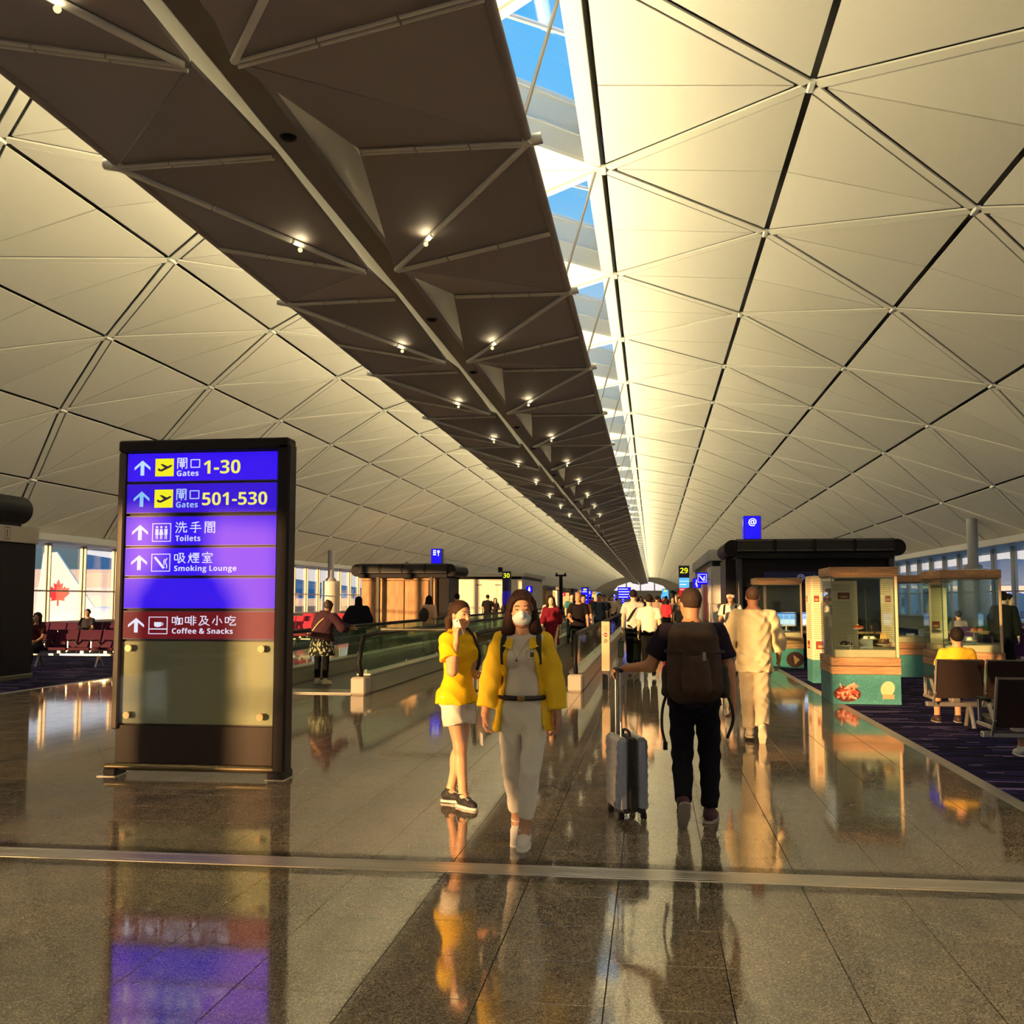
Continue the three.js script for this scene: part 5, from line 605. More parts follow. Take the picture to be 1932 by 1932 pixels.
    if (h.kind === 'bun') L.push({ c: H.p(0, .09, -.08), r: [.045 * s, .04 * s, .045 * s], m: H.m }); if (h.kind === 'long' || h.kind === 'bob') { const d = h.len || .16; for (const q2 of [-1, 1]) L.push({ a: H.p(q2 * .066, .03, -.01), b: H.p(q2 * .090, -d, .0), ra: .034 * s, rb: (h.flare || .042) * s, cut: [[H.p(0, -d - .015, 0), H.v(0, -1, 0)]] }); L.push({ a: H.p(0, .02, -.05), b: H.p(0, -d + .01, -.05), ra: .085 * s, rb: .085 * s, fl: [...H.v(0, 0, 1), 1.4], cut: [[H.p(0, -d - .015, 0), H.v(0, -1, 0)], [H.p(0, 0, -.005), H.v(0, 0, 1)]] }); L.push({ a: H.p(-.055, .075, .045), b: H.p(-.076, -.0, .045), ra: .022 * s, rb: .016 * s }, { a: H.p(.055, .075, .045), b: H.p(.076, .0, .045), ra: .022 * s, rb: .016 * s }); }
    if (h.kind === 'hijab') L.push({ a: H.p(0, .02, -.02), b: J.N, ra: .1 * s, rb: .1 * s, cut: [[H.p(0, 0, .045), H.v(0, 0, 1)]] }, { a: J.N, b: J.C, ra: .12 * s, rb: .19 * s, fl: [...J.F, 1.2] });
    put(h.name || 'hair', L, k, .0075 * q, h.mat || hairBlack, f => wrinkle(f, .002, 60, 4)); }
  g.userData.J = undefined; delete g.userData.J; return { g, J, H, off, s, put };
}
const stand = (o = {}) => ({ L: { ua: [.16, -1, .02], fa: [.06, -1, .12], th: [.03, -1, .02], sn: [.0, -1, -.03], ...(o.L || {}) }, R: { ua: [-.16, -1, .02], fa: [-.06, -1, .12], th: [-.03, -1, .02], sn: [0, -1, -.03], ...(o.R || {}) } });
const walkA = { L: { ua: [.16, -1, -.25], fa: [.06, -1, -.02], th: [.0, -1, .34], sn: [0, -1, .02], ft: [.08, .12, 1] }, R: { ua: [-.16, -1, .22], fa: [-.06, -1, .42], th: [.02, -1, -.14], sn: [0, -1, -.55], ft: [-.08, -.62, 1] } };
const walkB = { L: walkA.R, R: walkA.L }; walkB.L = { ...walkA.R, ua: [.16, -1, .22], fa: [.06, -1, .42], th: [-.02, -1, -.14], sn: [0, -1, -.55], ft: [.08, -.62, 1] }; walkB.R = { ...walkA.L, ua: [-.16, -1, -.25], fa: [-.06, -1, -.02], th: [0, -1, .34], ft: [-.08, .12, 1] };
// ---------- the people ----------
const capsuleTube = (pts, r) => curveTube(pts, r, 24, 6);
const W2 = (f, p) => vadd(p, f.off);      // joint in the figure's own group space
{ // woman in the yellow overshirt and face mask
  const f = figure({ label: 'woman in a face mask, open yellow shirt and white trousers, walking', pos: [-.85, 0, -6.82], turn: .02, h: 1.62, fem: 1, skin: skinMats.tan, q: .8, hs: 1.05, w: .93, hip: .152, lean: [-.01, .02],
    pose: { L: { ua: [.27, -1, -.02], fa: [.12, -1, .1], hd: [.02, -1, .1], pn: [-1, 0, .2], th: [-.085, -1, .27], sn: [-.1, -1, .02], ft: [.02, .02, 1] }, R: { ua: [-.30, -1, -.05], fa: [-.16, -1, .16], hd: [-.02, -1, .15], pn: [1, 0, -.2], th: [.03, -1, -.08], sn: [.05, -1, -.42], ft: [-.05, -.5, 1] } }, head: { yaw: .12, pitch: .03 },
    curl: { L: [.5, .7], R: [.6, .8] },
    wear: { top: { name: 't_shirt', mat: cloth([.72, .66, .60]), hem: .03, sleeve: .3, neckTilt: .5, e: .010, fold: .004 }, over: { name: 'overshirt', mat: cloth([.78, .52, .03]), hem: -.17, sleeve: .9, loose: .017, e: .02, flare: .225, fl: 1.15, open: .075, neckTilt: .9, fold: .009, k: .012 }, bottom: { mat: cloth([.74, .70, .64]), to: .88, loose: -.002, e: .008, fold: .006, waist: .085 }, shoe: { mat: M([.75, .72, .68], .6) }, hair: { kind: 'bob', len: .155, flare: .052, mat: M([.018, .007, .006], .75, { specularIntensity: .4 }), e: .018 } } });
  // mask, eyes, belt, straps, necklace, pocket print
  const { g, J, H, off, s } = f; const P = (x, y, z) => W2(f, H.p(x, y, z)); const mask = [{ c: H.p(0, -.052, .030), r: [.068 * s, .062 * s, .075 * s], m: H.m, cut: [[H.p(0, 0, .035), H.v(0, 0, -1)], [H.p(0, -.012, .1), H.v(0, 1, .15)]] }, { a: H.p(0, -.012, .082), b: H.p(0, -.04, .103), ra: .012, rb: .018, cut: [[H.p(0, -.008, .1), H.v(0, 1, .15)]] }]; const mk = f.put('face_mask', mask, .02, .004, M([.62, .70, .74], .8), q => (x, y, z) => q(x, y, z) + .0012 * Math.sin(y * 420)); 
  for (const q of [-1, 1]) { part('ear_loop', curveTube([P(q * .055, -.035, .05), P(q * .072, -.02, .02), P(q * .078, .0, -.005)], .0018, 10, 5), whitePaint, mk); part('eye', new THREE.SphereGeometry(.0095, 10, 8).scale(1.5, .35, .6).translate(...P(q * .029, .0, .0805)), blackPaint, g); part('eyebrow', curveTube([P(q * .014, .022, .0855), P(q * .03, .027, .083), P(q * .046, .021, .074)], .0028, 8, 5), hairBlack, g); }
  const C = (r, u, fr) => W2(f, vadd(vadd(vadd(J.P, J.U, u * s), J.RT, r * s), J.F, fr * s)); const bp = []; for (let i = 0; i <= 24; i++) { const a = i / 24 * Math.PI * 2; bp.push(C(Math.sin(a) * .158, .062, Math.cos(a) * .125)); } const belt = part('belt', new THREE.TubeGeometry(new THREE.CatmullRomCurve3(bp.map(p => V(...p)), true), 48, .017, 8, true), M([.012, .01, .012], .4), g); part('buckle', cbox(-.022, .022, -.018, .018, -.004, .006, .003).translate(...C(.0, .062, .145)), M([.4, .27, .1], .3, { metalness: 1 }), belt);
  for (const q of [-1, 1]) part('backpack_strap', new THREE.TubeGeometry(new THREE.CatmullRomCurve3([C(q * .125, .30, .10), C(q * .125, .36, .125), C(q * .125, .43, .105), C(q * .12, .49, .05), C(q * .115, .505, -.02), C(q * .11, .44, -.12)].map(p => V(...p))), 24, .018, 8).scale(1, 1, 1), M([.014, .011, .014], .7), g);
  part('backpack_body', new THREE.SphereGeometry(.14, 20, 14).scale(.95, 1.35, .5).translate(...C(0, .28, -.17)), M([.02, .016, .02], .7), g);
  const nk = part('necklace', curveTube([C(-.07, .475, .07), C(-.05, .40, .142), C(-.025, .345, .16), C(.01, .40, .15), C(.06, .475, .075)], .002, 24, 5), M([.5, .42, .36], .4, { metalness: .6 }), g); part('pendant', new THREE.ConeGeometry(.009, .03, 8).translate(...C(-.025, .335, .162)), M([.12, .09, .09], .4, { metalness: .5 }), nk);
  const t = canvasTex(64, 64, c => { c.fillStyle = '#d8d0c6'; c.fillRect(0, 0, 64, 64); c.strokeStyle = '#3c3634'; c.lineWidth = 2; c.strokeRect(4, 4, 56, 56); c.fillStyle = '#17131a'; c.fillRect(30, 10, 26, 34); c.fillStyle = '#b8b0aa'; c.fillRect(34, 16, 12, 3); c.fillRect(34, 24, 14, 3); c.fillRect(34, 32, 10, 3); }); const pk = cbox(-.03, .03, -.03, .03, 0, .006, .002); const pp = part('pocket', pk.translate(...C(.07, .36, .148)), M([.72, .66, .6], .8), g); part('pocket_print', facePlane(.055, .055).translate(...vadd(C(.07, .36, .148), [0, 0, .0068])), M([1, 1, 1], .8, { map: t }), pp);
  const ph = thing('slim_phone', 'pale slim card held low in the masked woman\'s hand', 'phone', [-1.135, .70, -6.86], .3); part('shell', cbox(-.004, .004, -.04, .04, -.05, .05, .003), M([.7, .66, .62], .3), ph);
  // collar flaps of the overshirt
  for (const q of [-1, 1]) part('collar_flap', plate([C(q * .05, .50, .04), C(q * .125, .495, .03), C(q * .125, .42, .125), C(q * .065, .40, .145)], [0, 0, 0, 0], .006, [0, .2, 1]), cloth([.78, .52, .03]), g);
}
{ // girl with the phone
  const f = figure({ label: 'girl in yellow shirt and white shorts talking on a phone', pos: [-1.55, 0, -8.2], turn: 58 * D2R, h: 1.60, bust: .05, fem: 1, skin: M([.66, .36, .21], .5), q: .8, w: .82, legW: .93, hip: .148,
    pose: { R: { ua: [-.25, -.9, .42], fa: [.24, 1, -.06], hd: [.1, 1, -.15], pn: [1, 0, .1], th: [.085, -1, .2], sn: [.05, -1, .05], ft: [-.25, .0, 1] }, L: { ua: [.14, -1, .1], fa: [-.12, -.32, 1], hd: [-.1, -.3, 1], pn: [-.8, -.5, 0], th: [-.07, -1, -.04], sn: [-.06, -1, -.26], ft: [.32, 0, 1] } }, head: { yaw: -.12, pitch: .02 }, curl: { R: [.35, .6], L: [.7, .9] },
    wear: { top: { mat: cloth([.82, .50, .01]), hem: -.085, sleeve: .32, loose: .022, e: .021, flare: .235, fl: 1.2, fold: .007, neckTilt: .4 }, bottom: { name: 'shorts', mat: cloth([.72, .66, .58]), to: .27, loose: .024, e: .005, waist: .07 }, shoe: { name: 'canvas_shoe', mat: M([.014, .013, .018], .7) }, hair: { kind: 'pony', mat: hairBrown, e: .009 } } });
  const { g, J, H, s } = f; const P = (x, y, z) => W2(f, H.p(x, y, z)); for (const q of [-1, 1]) { part('eye', new THREE.SphereGeometry(.0085, 10, 8).scale(1.5, .6, .6).translate(...P(q * .029, .0, .0805)), blackPaint, g); part('eyebrow', curveTube([P(q * .014, .021, .0855), P(q * .03, .026, .083), P(q * .046, .020, .074)], .0025, 8, 5), hairBrown, g); }
  part('lips', new THREE.SphereGeometry(.01, 12, 8).scale(1.9, .65, .6).translate(...P(0, -.067, .087)), M([.45, .12, .09], .5), g);
  for (const n of ['L', 'R']) { const j = J[n]; for (let i = 0; i < 5; i++) { const c = W2(f, vadd(vadd(j.an, j.ft, (.03 + i * .018) * s), j.fu, (.012 - i * .007) * s)), sd = vcross(j.fu, j.ft); part('lace', tubeBetween(vadd(c, sd, -.028), vadd(c, sd, .028), .0042, 6), whitePaint, g); } }
  part('shoulder_strap', capsuleTube([W2(f, vadd(vadd(J.S, J.RT, .10), J.F, -.09)), W2(f, vadd(vadd(J.S, J.RT, .105), J.U, .075)), W2(f, vadd(vadd(J.C, J.RT, .115), J.F, .13)), W2(f, vadd(vadd(J.W, J.RT, .16), J.F, .05))], .013), M([.014, .012, .014], .7), g);
  const wr = J.R.wr; const w2 = p => g.localToWorld(V(...W2(f, p))); g.updateMatrixWorld(true); const a = w2(vadd(vadd(wr, [.034, 0, 0]), J.R.hd, .12)); const ph = thing('mobile_phone', 'white mobile phone held to the ear of the girl in shorts', 'phone', a.toArray(), 58 * D2R); const shell = part('shell', cbox(-.006, .006, -.075, .075, -.037, .037, .006), M([.85, .78, .7], .3), ph); part('camera_lens', new THREE.CylinderGeometry(.007, .007, .003, 12).rotateZ(Math.PI / 2).translate(-.0075, .055, .02), blackPaint, shell); ph.rotation.set(-.25, 58 * D2R, .22, 'YXZ'); ph.scale.setScalar(.9);
  const b = w2(vadd(vadd(J.L.wr, J.L.hd, .08), [0, -.01, 0])); const um = thing('folded_umbrella', 'black folded umbrella in the hand of the girl in shorts', 'umbrella', b.toArray(), .5); part('canopy_roll', lathe([[0, -.13], [.03, -.12], [.04, 0], [.034, .09], [.015, .12], [0, .125]], 14).rotateZ(1.05), M([.012, .011, .013], .8), um); part('handle', tubeBetween([-.12, .06, 0], [-.16, .085, 0], .014, 10), blackPaint, um);
}
let manF;
{ // man with the brown rucksack, seen from behind
  const f = manF = figure({ label: 'man with a brown rucksack pushing a silver suitcase, seen from behind', pos: [.30, 0, -7.82], turn: Math.PI + .02, h: 1.69, skin: M([.52, .24, .13], .55), q: .85, w: 1.06, armW: 1.15, lean: [.02, .03],
    pose: { L: { ua: [.48, -1, .12], fa: [.78, -.12, .55], hd: [.85, -.2, .4], pn: [0, -1, 0], th: [.0, -1, .02], sn: [.04, -.72, -.66], ft: [.05, -.78, .62] }, R: { ua: [-.30, -1, -.05], fa: [-.13, -1, .14], hd: [-.05, -1, .2], pn: [1, 0, -.1], th: [-.05, -1, .06], sn: [.01, -1, -.06], ft: [-.3, .0, 1] } }, head: { yaw: .35, pitch: .05 }, curl: { L: [.9, .9], R: [.6, .7] },
    wear: { top: { name: 't_shirt', mat: cloth([.022, .016, .03]), hem: -.10, sleeve: .36, loose: .022, e: .018, flare: .18, neckTilt: .1 }, bottom: { mat: cloth([.009, .009, .013]), to: .985, loose: .0, e: .019, fold: .008 }, shoe: { mat: M([.06, .012, .022], .6), sole: M([.3, .26, .25], .6) }, hair: { mat: M([.03, .013, .007], .8), e: .006 } } });
  const { g, J, s } = f; const C = (r, u, fr) => W2(f, vadd(vadd(vadd(J.P, J.U, u * s), J.RT, r * s), J.F, fr * s));
  const bp = thing('rucksack', 'large brown and black rucksack worn by the man with the suitcase', 'rucksack', [0, 0, 0]); g.updateMatrixWorld(true); bp.position.copy(g.position); bp.rotation.copy(g.rotation);
  const brown = M([.032, .015, .009], .8), dark = M([.012, .010, .012], .75); const prim = (a, b, ra, rb, k) => ({ a, b, ra, rb, k }); const mk = (n, L, k, mat, cell = .011) => part(n, meshField(wrinkle(fieldOf(L, k), .004, 24, 3), L, cell), mat, bp);
  mk('main_bag', [{ a: C(-.08, .06, -.24), b: C(-.075, .40, -.23), ra: .125, rb: .105, fl: [0, 0, 1, 1.1] }, { a: C(.09, .06, -.24), b: C(.085, .40, -.23), ra: .125, rb: .105, fl: [0, 0, 1, 1.1] }], .06, brown); mk('top_lid', [{ a: C(-.09, .44, -.22), b: C(.09, .44, -.22), ra: .085, rb: .085, cut: [[C(0, .40, 0), [0, -1, 0]]] }], .03, dark);
  mk('front_pocket', [{ a: C(-.05, .06, -.36), b: C(-.045, .24, -.35), ra: .06, rb: .05 }, { a: C(.05, .06, -.36), b: C(.045, .24, -.35), ra: .06, rb: .05 }], .05, M([.036, .017, .012], .8), .009); for (const q of [-1, 1]) { mk('side_pocket', [{ a: C(q * .2, .02, -.23), b: C(q * .2, .18, -.23), ra: .05, rb: .04 }], .03, dark, .009); part('compression_strap', capsuleTube([C(q * .2, .32, -.16), C(q * .21, .31, -.25), C(q * .1, .30, -.345)], .009), dark, bp); part('shoulder_strap', capsuleTube([C(q * .10, .42, -.13), C(q * .115, .52, -.05), C(q * .12, .5, .06), C(q * .13, .36, .15), C(q * .19, .2, .06), C(q * .18, .12, -.12)], .018), dark, bp); }
  part('hip_strap', capsuleTube([C(.19, .05, -.2), C(.24, -.1, -.17), C(.25, -.26, -.16), C(.23, -.36, -.16)], .012), dark, bp); part('hip_strap', capsuleTube([C(-.19, .05, -.2), C(-.25, -.05, -.16), C(-.27, -.18, -.15), C(-.22, -.32, -.16)], .012), dark, bp); part('buckle', cbox(-.016, .016, -.03, .03, -.01, .01, .004).translate(...C(.23, -.38, -.16)), blackPaint, bp); part('loop_handle', capsuleTube([C(-.04, .48, -.15), C(0, .53, -.15), C(.04, .48, -.15)], .008), dark, bp); part('emblem', cbox(-.012, .012, -.03, .03, 0, .004, .001).translate(...C(-.06, .28, -.41)), M([.3, .25, .2], .6), bp);
}
{ // silver suitcase
  const th = .30, g = thing('suitcase', 'silver four wheeled hard shell suitcase with extended handle', 'suitcase', [-.205, 0, -7.98], th); const silver = M([.30, .32, .38], .3, { metalness: .55 }), zip = M([.014, .013, .016], .6);
  for (const q of [-1, 1]) { const sh = part('shell', cbox(q > 0 ? .03 : -.115, q > 0 ? .115 : -.03, .055, .60, -.19, .19, .035), silver, g); for (let i = 0; i < 7; i++) part('rib', cbox(q * .113, q * .121, .09 + i * .07, .125 + i * .07, -.165, .165, .004), silver, sh); part('corner_guard', cbox(q * .06 - .03, q * .06 + .03, .05, .09, .16, .195, .012), zip, sh); }
  part('zip_band', cbox(-.03, .03, .057, .598, -.188, .188, .01), zip, g); part('side_handle', curveTube([[0, .22, .19], [0, .24, .215], [0, .40, .215], [0, .42, .19]], .010, 16, 8), zip, g); part('top_handle', curveTube([[0, .598, -.10], [0, .628, -.08], [0, .628, .08], [0, .598, .10]], .011, 16, 8), zip, g);
  for (const z of [-.07, .07]) part('handle_pole', tubeBetween([-.06, .58, z], [-.06, 1.08, z], .009, 10), stainless, g); part('handle_grip', cbox(-.078, -.042, 1.075, 1.105, -.095, .095, .012), zip, g);
  for (const x of [-.085, .085]) for (const z of [-.15, .15]) { const w = part('caster', [cbox(x - .018, x + .018, .035, .06, z - .018, z + .018, .006)], zip, g); for (const q of [-1, 1]) part('wheel', new THREE.CylinderGeometry(.025, .025, .013, 16).rotateZ(Math.PI / 2).translate(x + q * .011, .025, z), rubber, w); }
}
figure({ label: 'man in cream shirt and beige trousers walking away', pos: [1.16, 0, -12.25], turn: Math.PI - .03, h: 1.71, skin: M([.50, .22, .12], .55), q: 1.0, w: 1.12, lean: [.0, .03], pose: { L: { ua: [.30, -1, -.08], fa: [.06, -1, .25], th: [-.04, -1, .10], sn: [-.03, -1, .02], ft: [.05, 0, 1] }, R: { ua: [-.30, -1, .08], fa: [-.04, -1, .3], th: [.02, -1, .02], sn: [.04, -1, -.62], ft: [-.02, -.75, .6] } },
  wear: { top: { name: 'loose_shirt', mat: cloth([.72, .60, .37]), hem: -.20, sleeve: .80, loose: .022, e: .026, flare: .18, fl: 1.28, fold: .010, k: .012, neckTilt: .0 }, bottom: { mat: cloth([.60, .50, .34]), to: .98, loose: .012, e: .02, fold: .009 }, shoe: { mat: M([.68, .58, .42], .6), sole: M([.7, .6, .45], .6) }, hair: { kind: 'bald', mat: M([.10, .05, .03], .8), e: .004 } } });
{ // woman in the polka dot skirt at the travelator entry
  const dots = canvasTex(256, 256, c => { c.fillStyle = '#0d0a10'; c.fillRect(0, 0, 256, 256); c.fillStyle = '#c9bda6'; const r = mulberry(3); for (let i = 0; i < 60; i++) { c.beginPath(); c.arc(r() * 256, r() * 256, 8 + r() * 5, 0, 7); c.fill(); } }); dots.wrapS = dots.wrapT = THREE.RepeatWrapping; dots.repeat.set(5, 1.6);
  const f = figure({ label: 'woman in a polka dot skirt leaning on the travelator handrail', pos: [-6.22, .026, -19.0], turn: Math.PI - .35, h: 1.55, fem: 1, w: 1.35, skin: skinMats.dark, q: 1.3, lean: [-.12, .12], pose: stand({ R: { ua: [-.6, -1, .5], fa: [-.5, -.1, 1] }, L: { ua: [.2, -1, .1], fa: [.1, -.6, .5] } }), head: { pitch: .15 }, wear: { top: { name: 'blouse', mat: cloth([.045, .02, .03]), hem: -.03, sleeve: .8, loose: .03, e: .03, flare: .2 }, bottom: { name: 'leggings', mat: cloth([.01, .009, .012]), to: .95, e: .01 }, shoe: { mat: M([.6, .56, .5], .6) }, hair: { kind: 'bun', mat: M([.03, .014, .008], .6), e: .018 } } });
  const J = f.J, s = f.s, off = f.off; const sk = lathe([[.19, .05], [.235, -.05], [.27, -.2], [.30, -.36], [.29, -.365], [.25, -.2], [.18, .05]].map(([a, b]) => [a * s, b * s]), 40).scale(1, 1, .86).translate(off[0], off[1], off[2]); part('polka_skirt', sk, M([1, 1, 1], .85, { map: dots }), f.g); part('bag_strap', capsuleTube([W2(f, vadd(vadd(J.S, J.RT, -.13), J.U, .06)), W2(f, vadd(vadd(J.C, J.F, -.16), J.RT, -.02)), W2(f, vadd(vadd(J.W, J.RT, .16), J.F, -.12))], .014), M([.55, .38, .16], .6), f.g);
}
figure({ label: 'person in a long black robe and headscarf beyond the travelator', pos: [-7.6, 0, -26.2], turn: Math.PI + .3, h: 1.66, fem: 1, w: 1.25, skin: skinMats.tan, q: 1.8, pose: stand({ L: { ua: [.3, -1, .3], fa: [-.2, .2, 1] } }), wear: { bottom: { name: 'robe', kind: 'skirt', mat: cloth([.006, .006, .014]), len: .82, flare: .3, waist: .3 }, top: { name: 'robe_top', mat: cloth([.006, .006, .014]), hem: -.1, sleeve: .95, loose: .06, e: .05, flare: .24 }, hair: { name: 'headscarf', kind: 'hijab', mat: cloth([.006, .006, .012]), e: .016 }, shoe: { mat: rubber } } });
// passengers built from a few shared shapes
const kinds = {
  manA: { pose: walkA, wear: { top: { hem: -.08, sleeve: .34, loose: .02 }, bottom: { to: .95, loose: .012 } }, hairK: 'short' }, manB: { pose: walkB, wear: { top: { hem: -.02, sleeve: .34, loose: .02 }, bottom: { to: .95, loose: .012 } }, hairK: 'short', belly: .03 }, manS: { pose: stand({ R: { ua: [-.2, -1, .25], fa: [.25, -.3, 1] } }), wear: { top: { hem: -.08, sleeve: .36, loose: .02 }, bottom: { to: .95, loose: .012 } }, hairK: 'short' },
  womanA: { pose: walkB, fem: 1, wear: { top: { hem: -.04, sleeve: .6, loose: .02 }, bottom: { to: .95, e: .012 } }, hairK: 'long' }, womanD: { pose: walkA, fem: 1, wear: { top: { hem: -.02, sleeve: .7, loose: .02 }, bottom: { kind: 'skirt', len: .42, flare: .21, name: 'skirt' } }, hairK: 'bob' }, suit: { pose: stand(), wear: { top: { name: 'jacket', hem: -.14, sleeve: .95, loose: .014, e: .022 }, bottom: { to: .97, loose: .015 } }, hairK: 'short' },
};
const blackShoe = M([.015, .013, .014], .5);
function passenger(kind, label, x, z, turn, h, top, bottom, o = {}) {
  const k = kinds[kind]; const wear = { top: { ...k.wear.top, mat: cloth(top) }, bottom: { ...k.wear.bottom, mat: cloth(bottom) }, shoe: { mat: o.shoe ? M(o.shoe, .6) : blackShoe }, hair: { kind: k.hairK, mat: o.hair || hairBlack, e: .01 } };
  const f = figure({ key: kind, label, pos: [x, o.y || 0, z], turn, h: 1.72, fem: k.fem, belly: k.belly, pose: k.pose, skin: skinMats[o.skin || 'light'], q: 2, wear, group: o.group }); f.g.scale.setScalar(h / 1.72); return f;
}
const AW = Math.PI;
passenger('manB', 'man in white shirt and dark trousers walking away past the notice post', -.06, -21.6, AW, 1.68, [.80, .72, .62], [.012, .010, .012]);
{ const f = passenger('manA', 'man in grey shirt with a shoulder strap walking away', -.42, -23.6, AW, 1.79, [.52, .50, .46], [.010, .009, .012]); part('strap', capsuleTube([[-.14, 1.44, -.02], [0, 1.3, -.15], [.14, 1.08, -.13]], .018), blackPaint, f.g); const b = thing('briefcase', 'slim black case carried low by the man in grey', 'bag', [-.70, .32, -23.4]); part('case', cbox(-.06, .06, 0, .40, -.17, .17, .02), M([.012, .011, .012], .5), b); part('grip', curveTube([[0, .40, -.07], [0, .45, -.05], [0, .45, .05], [0, .40, .07]], .009, 12, 6), blackPaint, b); }
{ const f = passenger('manS', 'man in white t-shirt and pale cap beside the dark kiosk screen', 1.80, -24.2, -.3, 1.76, [.70, .66, .60], [.42, .38, .33], { skin: 'tan' }); const cp = part('cap', lathe([[.0, .12], [.05, .11], [.088, .06], [.094, .0], [.088, -.005]], 20).translate(0, 1.62, .02), M([.8, .74, .68], .8), f.g); part('cap_peak', new THREE.CylinderGeometry(.075, .085, .012, 20).scale(1, 1, 1.1).translate(0, 1.62, .10), M([.25, .05, .04], .8), cp); for (const q of [-1, 1]) part('strap', capsuleTube([[q * .12, 1.45, -.05], [q * .13, 1.44, .08], [q * .14, 1.25, .14]], .018), blackPaint, f.g); }
// riders on the travelators
const Y2 = .025, ride = { y: Y2 };
passenger('manS', 'bald man in a black polo shirt riding the travelator', -1.85, -26.2, 0, 1.74, [.012, .009, .012], [.010, .009, .012], { ...ride, skin: 'tan', hair: M([.4, .2, .12], .6) });
{ const f = passenger('manS', 'man in blue shirt with rucksack straps riding the travelator', -1.72, -34.2, 0, 1.76, [.05, .075, .13], [.02, .02, .03], { ...ride, skin: 'tan' }); for (const q of [-1, 1]) part('strap', capsuleTube([[q * .12, 1.46, -.05], [q * .13, 1.44, .1], [q * .14, 1.2, .15]], .02), blackPaint, f.g); }
passenger('manS', 'man in brown jacket riding behind the black polo shirt', -1.95, -29.6, .1, 1.70, [.07, .04, .03], [.02, .018, .02], { ...ride, skin: 'tan' }); passenger('womanD', 'woman in a dark red dress riding the travelator', -2.35, -24.2, 0, 1.64, [.15, .010, .025], [.15, .010, .025], ride);
passenger('womanA', 'woman in a bright pale top riding behind the red dress', -2.9, -29.5, .2, 1.66, [.75, .52, .36], [.04, .03, .03], { ...ride, hair: hairBrown }); passenger('manA', 'rider with a mustard yellow top on the travelator', -2.25, -31.6, 0, 1.68, [.42, .28, .03], [.03, .025, .03], ride); passenger('manA', 'man in teal shirt riding the travelator', -2.9, -37.5, .3, 1.76, [.05, .20, .22], [.02, .02, .03], ride);
passenger('womanA', 'woman in dark top with a pale bag strap on the travelator', -2.5, -34.5, .2, 1.66, [.03, .022, .02], [.02, .02, .02], ride); passenger('manA', 'rider in dark jacket behind the blue shirt', -1.8, -39, 0, 1.72, [.02, .018, .022], [.02, .02, .03], { ...ride, skin: 'tan' }); passenger('manS', 'far rider in purple top before the travelator end', -2.2, -44, 0, 1.7, [.08, .05, .12], [.02, .02, .02], ride); passenger('manS', 'far rider in pale shirt before the travelator end', -1.85, -49, 0, 1.74, [.6, .5, .42], [.02, .02, .02], ride);
{ const f = passenger('womanA', 'woman in peach jacket with a dark rucksack riding away', -6.25, -28.6, AW, 1.66, [.58, .36, .26], [.3, .24, .18], ride); part('rucksack', new THREE.SphereGeometry(.16, 16, 12).scale(.9, 1.25, .6).translate(.1, 1.2, -.2), M([.02, .018, .02], .8), f.g); } passenger('manA', 'rider in a pink shirt beside the peach jacket', -5.75, -30.2, AW, 1.72, [.62, .30, .26], [.02, .02, .02], ride);
passenger('manS', 'man in black t-shirt standing before the white shop block', -7.75, -48.5, AW, 1.80, [.012, .011, .012], [.02, .02, .022]); passenger('womanA', 'woman in dark clothes by the gate 30 pylon', -8.3, -54.5, .4, 1.64, [.03, .024, .03], [.05, .04, .04]); passenger('womanD', 'woman in peach dress by the gate 30 pylon', -7.85, -55.2, 0, 1.6, [.55, .36, .28], [.3, .2, .15]);
// walkers farther along the granite
const wc = [[.55, -41, [.45, .03, .05], 'womanA', 'woman in bright red top'], [.95, -36, [.10, .09, .09], 'manA', 'man in charcoal top'], [.9, -46, [.2, .14, .12], 'womanA', 'woman in brown top'], [.2, -44, [.30, .22, .18], 'manB', 'man in tan shirt'], [-.2, -50, [.05, .05, .06], 'manA', 'man in near black top'], [-.7, -46, [.5, .3, .2], 'womanD', 'woman in orange dress'], [.0, -58, [.6, .5, .45], 'manB', 'man in pale shirt'], [-.9, -55, [.12, .05, .05], 'womanA', 'woman in maroon top'], [.7, -62, [.1, .1, .2], 'manA', 'man in navy top'], [-.4, -66, [.4, .35, .3], 'manS', 'man in stone coloured shirt'], [-1.2, -72, [.5, .2, .15], 'womanA', 'woman in coral top'], [.4, -74, [.03, .03, .03], 'manB', 'man in black shirt'], [-2.6, -76, [.3, .25, .2], 'manA', 'man in khaki top'], [-3.6, -71, [.12, .1, .14], 'womanA', 'woman in plum top'], [-4.4, -78, [.55, .42, .3], 'manB', 'man in sand shirt'], [-.1, -84, [.5, .48, .5], 'manA', 'man in silver grey top'], [1.1, -90, [.2, .05, .05], 'womanD', 'woman in brick red dress'], [-1.8, -92, [.05, .08, .16], 'manS', 'man in dark blue top'], [1.0, -49.5, [.55, .45, .38], 'manA', 'man in oatmeal shirt'], [.35, -51.5, [.06, .12, .08], 'womanA', 'woman in bottle green top'], [-.55, -52.5, [.62, .55, .5], 'womanD', 'woman in off white dress'], [.75, -55.5, [.4, .1, .06], 'manB', 'man in rust shirt'], [-.15, -54.6, [.02, .02, .03], 'suit', 'man in black suit'], [-.95, -61, [.3, .32, .4], 'manA', 'man in slate top'], [.25, -64, [.5, .28, .06], 'womanA', 'woman in ochre top'], [-3.2, -82, [.06, .06, .07], 'suit', 'man in charcoal suit'], [-2.95, -73.5, [.45, .4, .42], 'womanA', 'woman in lilac grey top'], [-4.1, -69, [.22, .03, .04], 'manA', 'man in wine red top']];
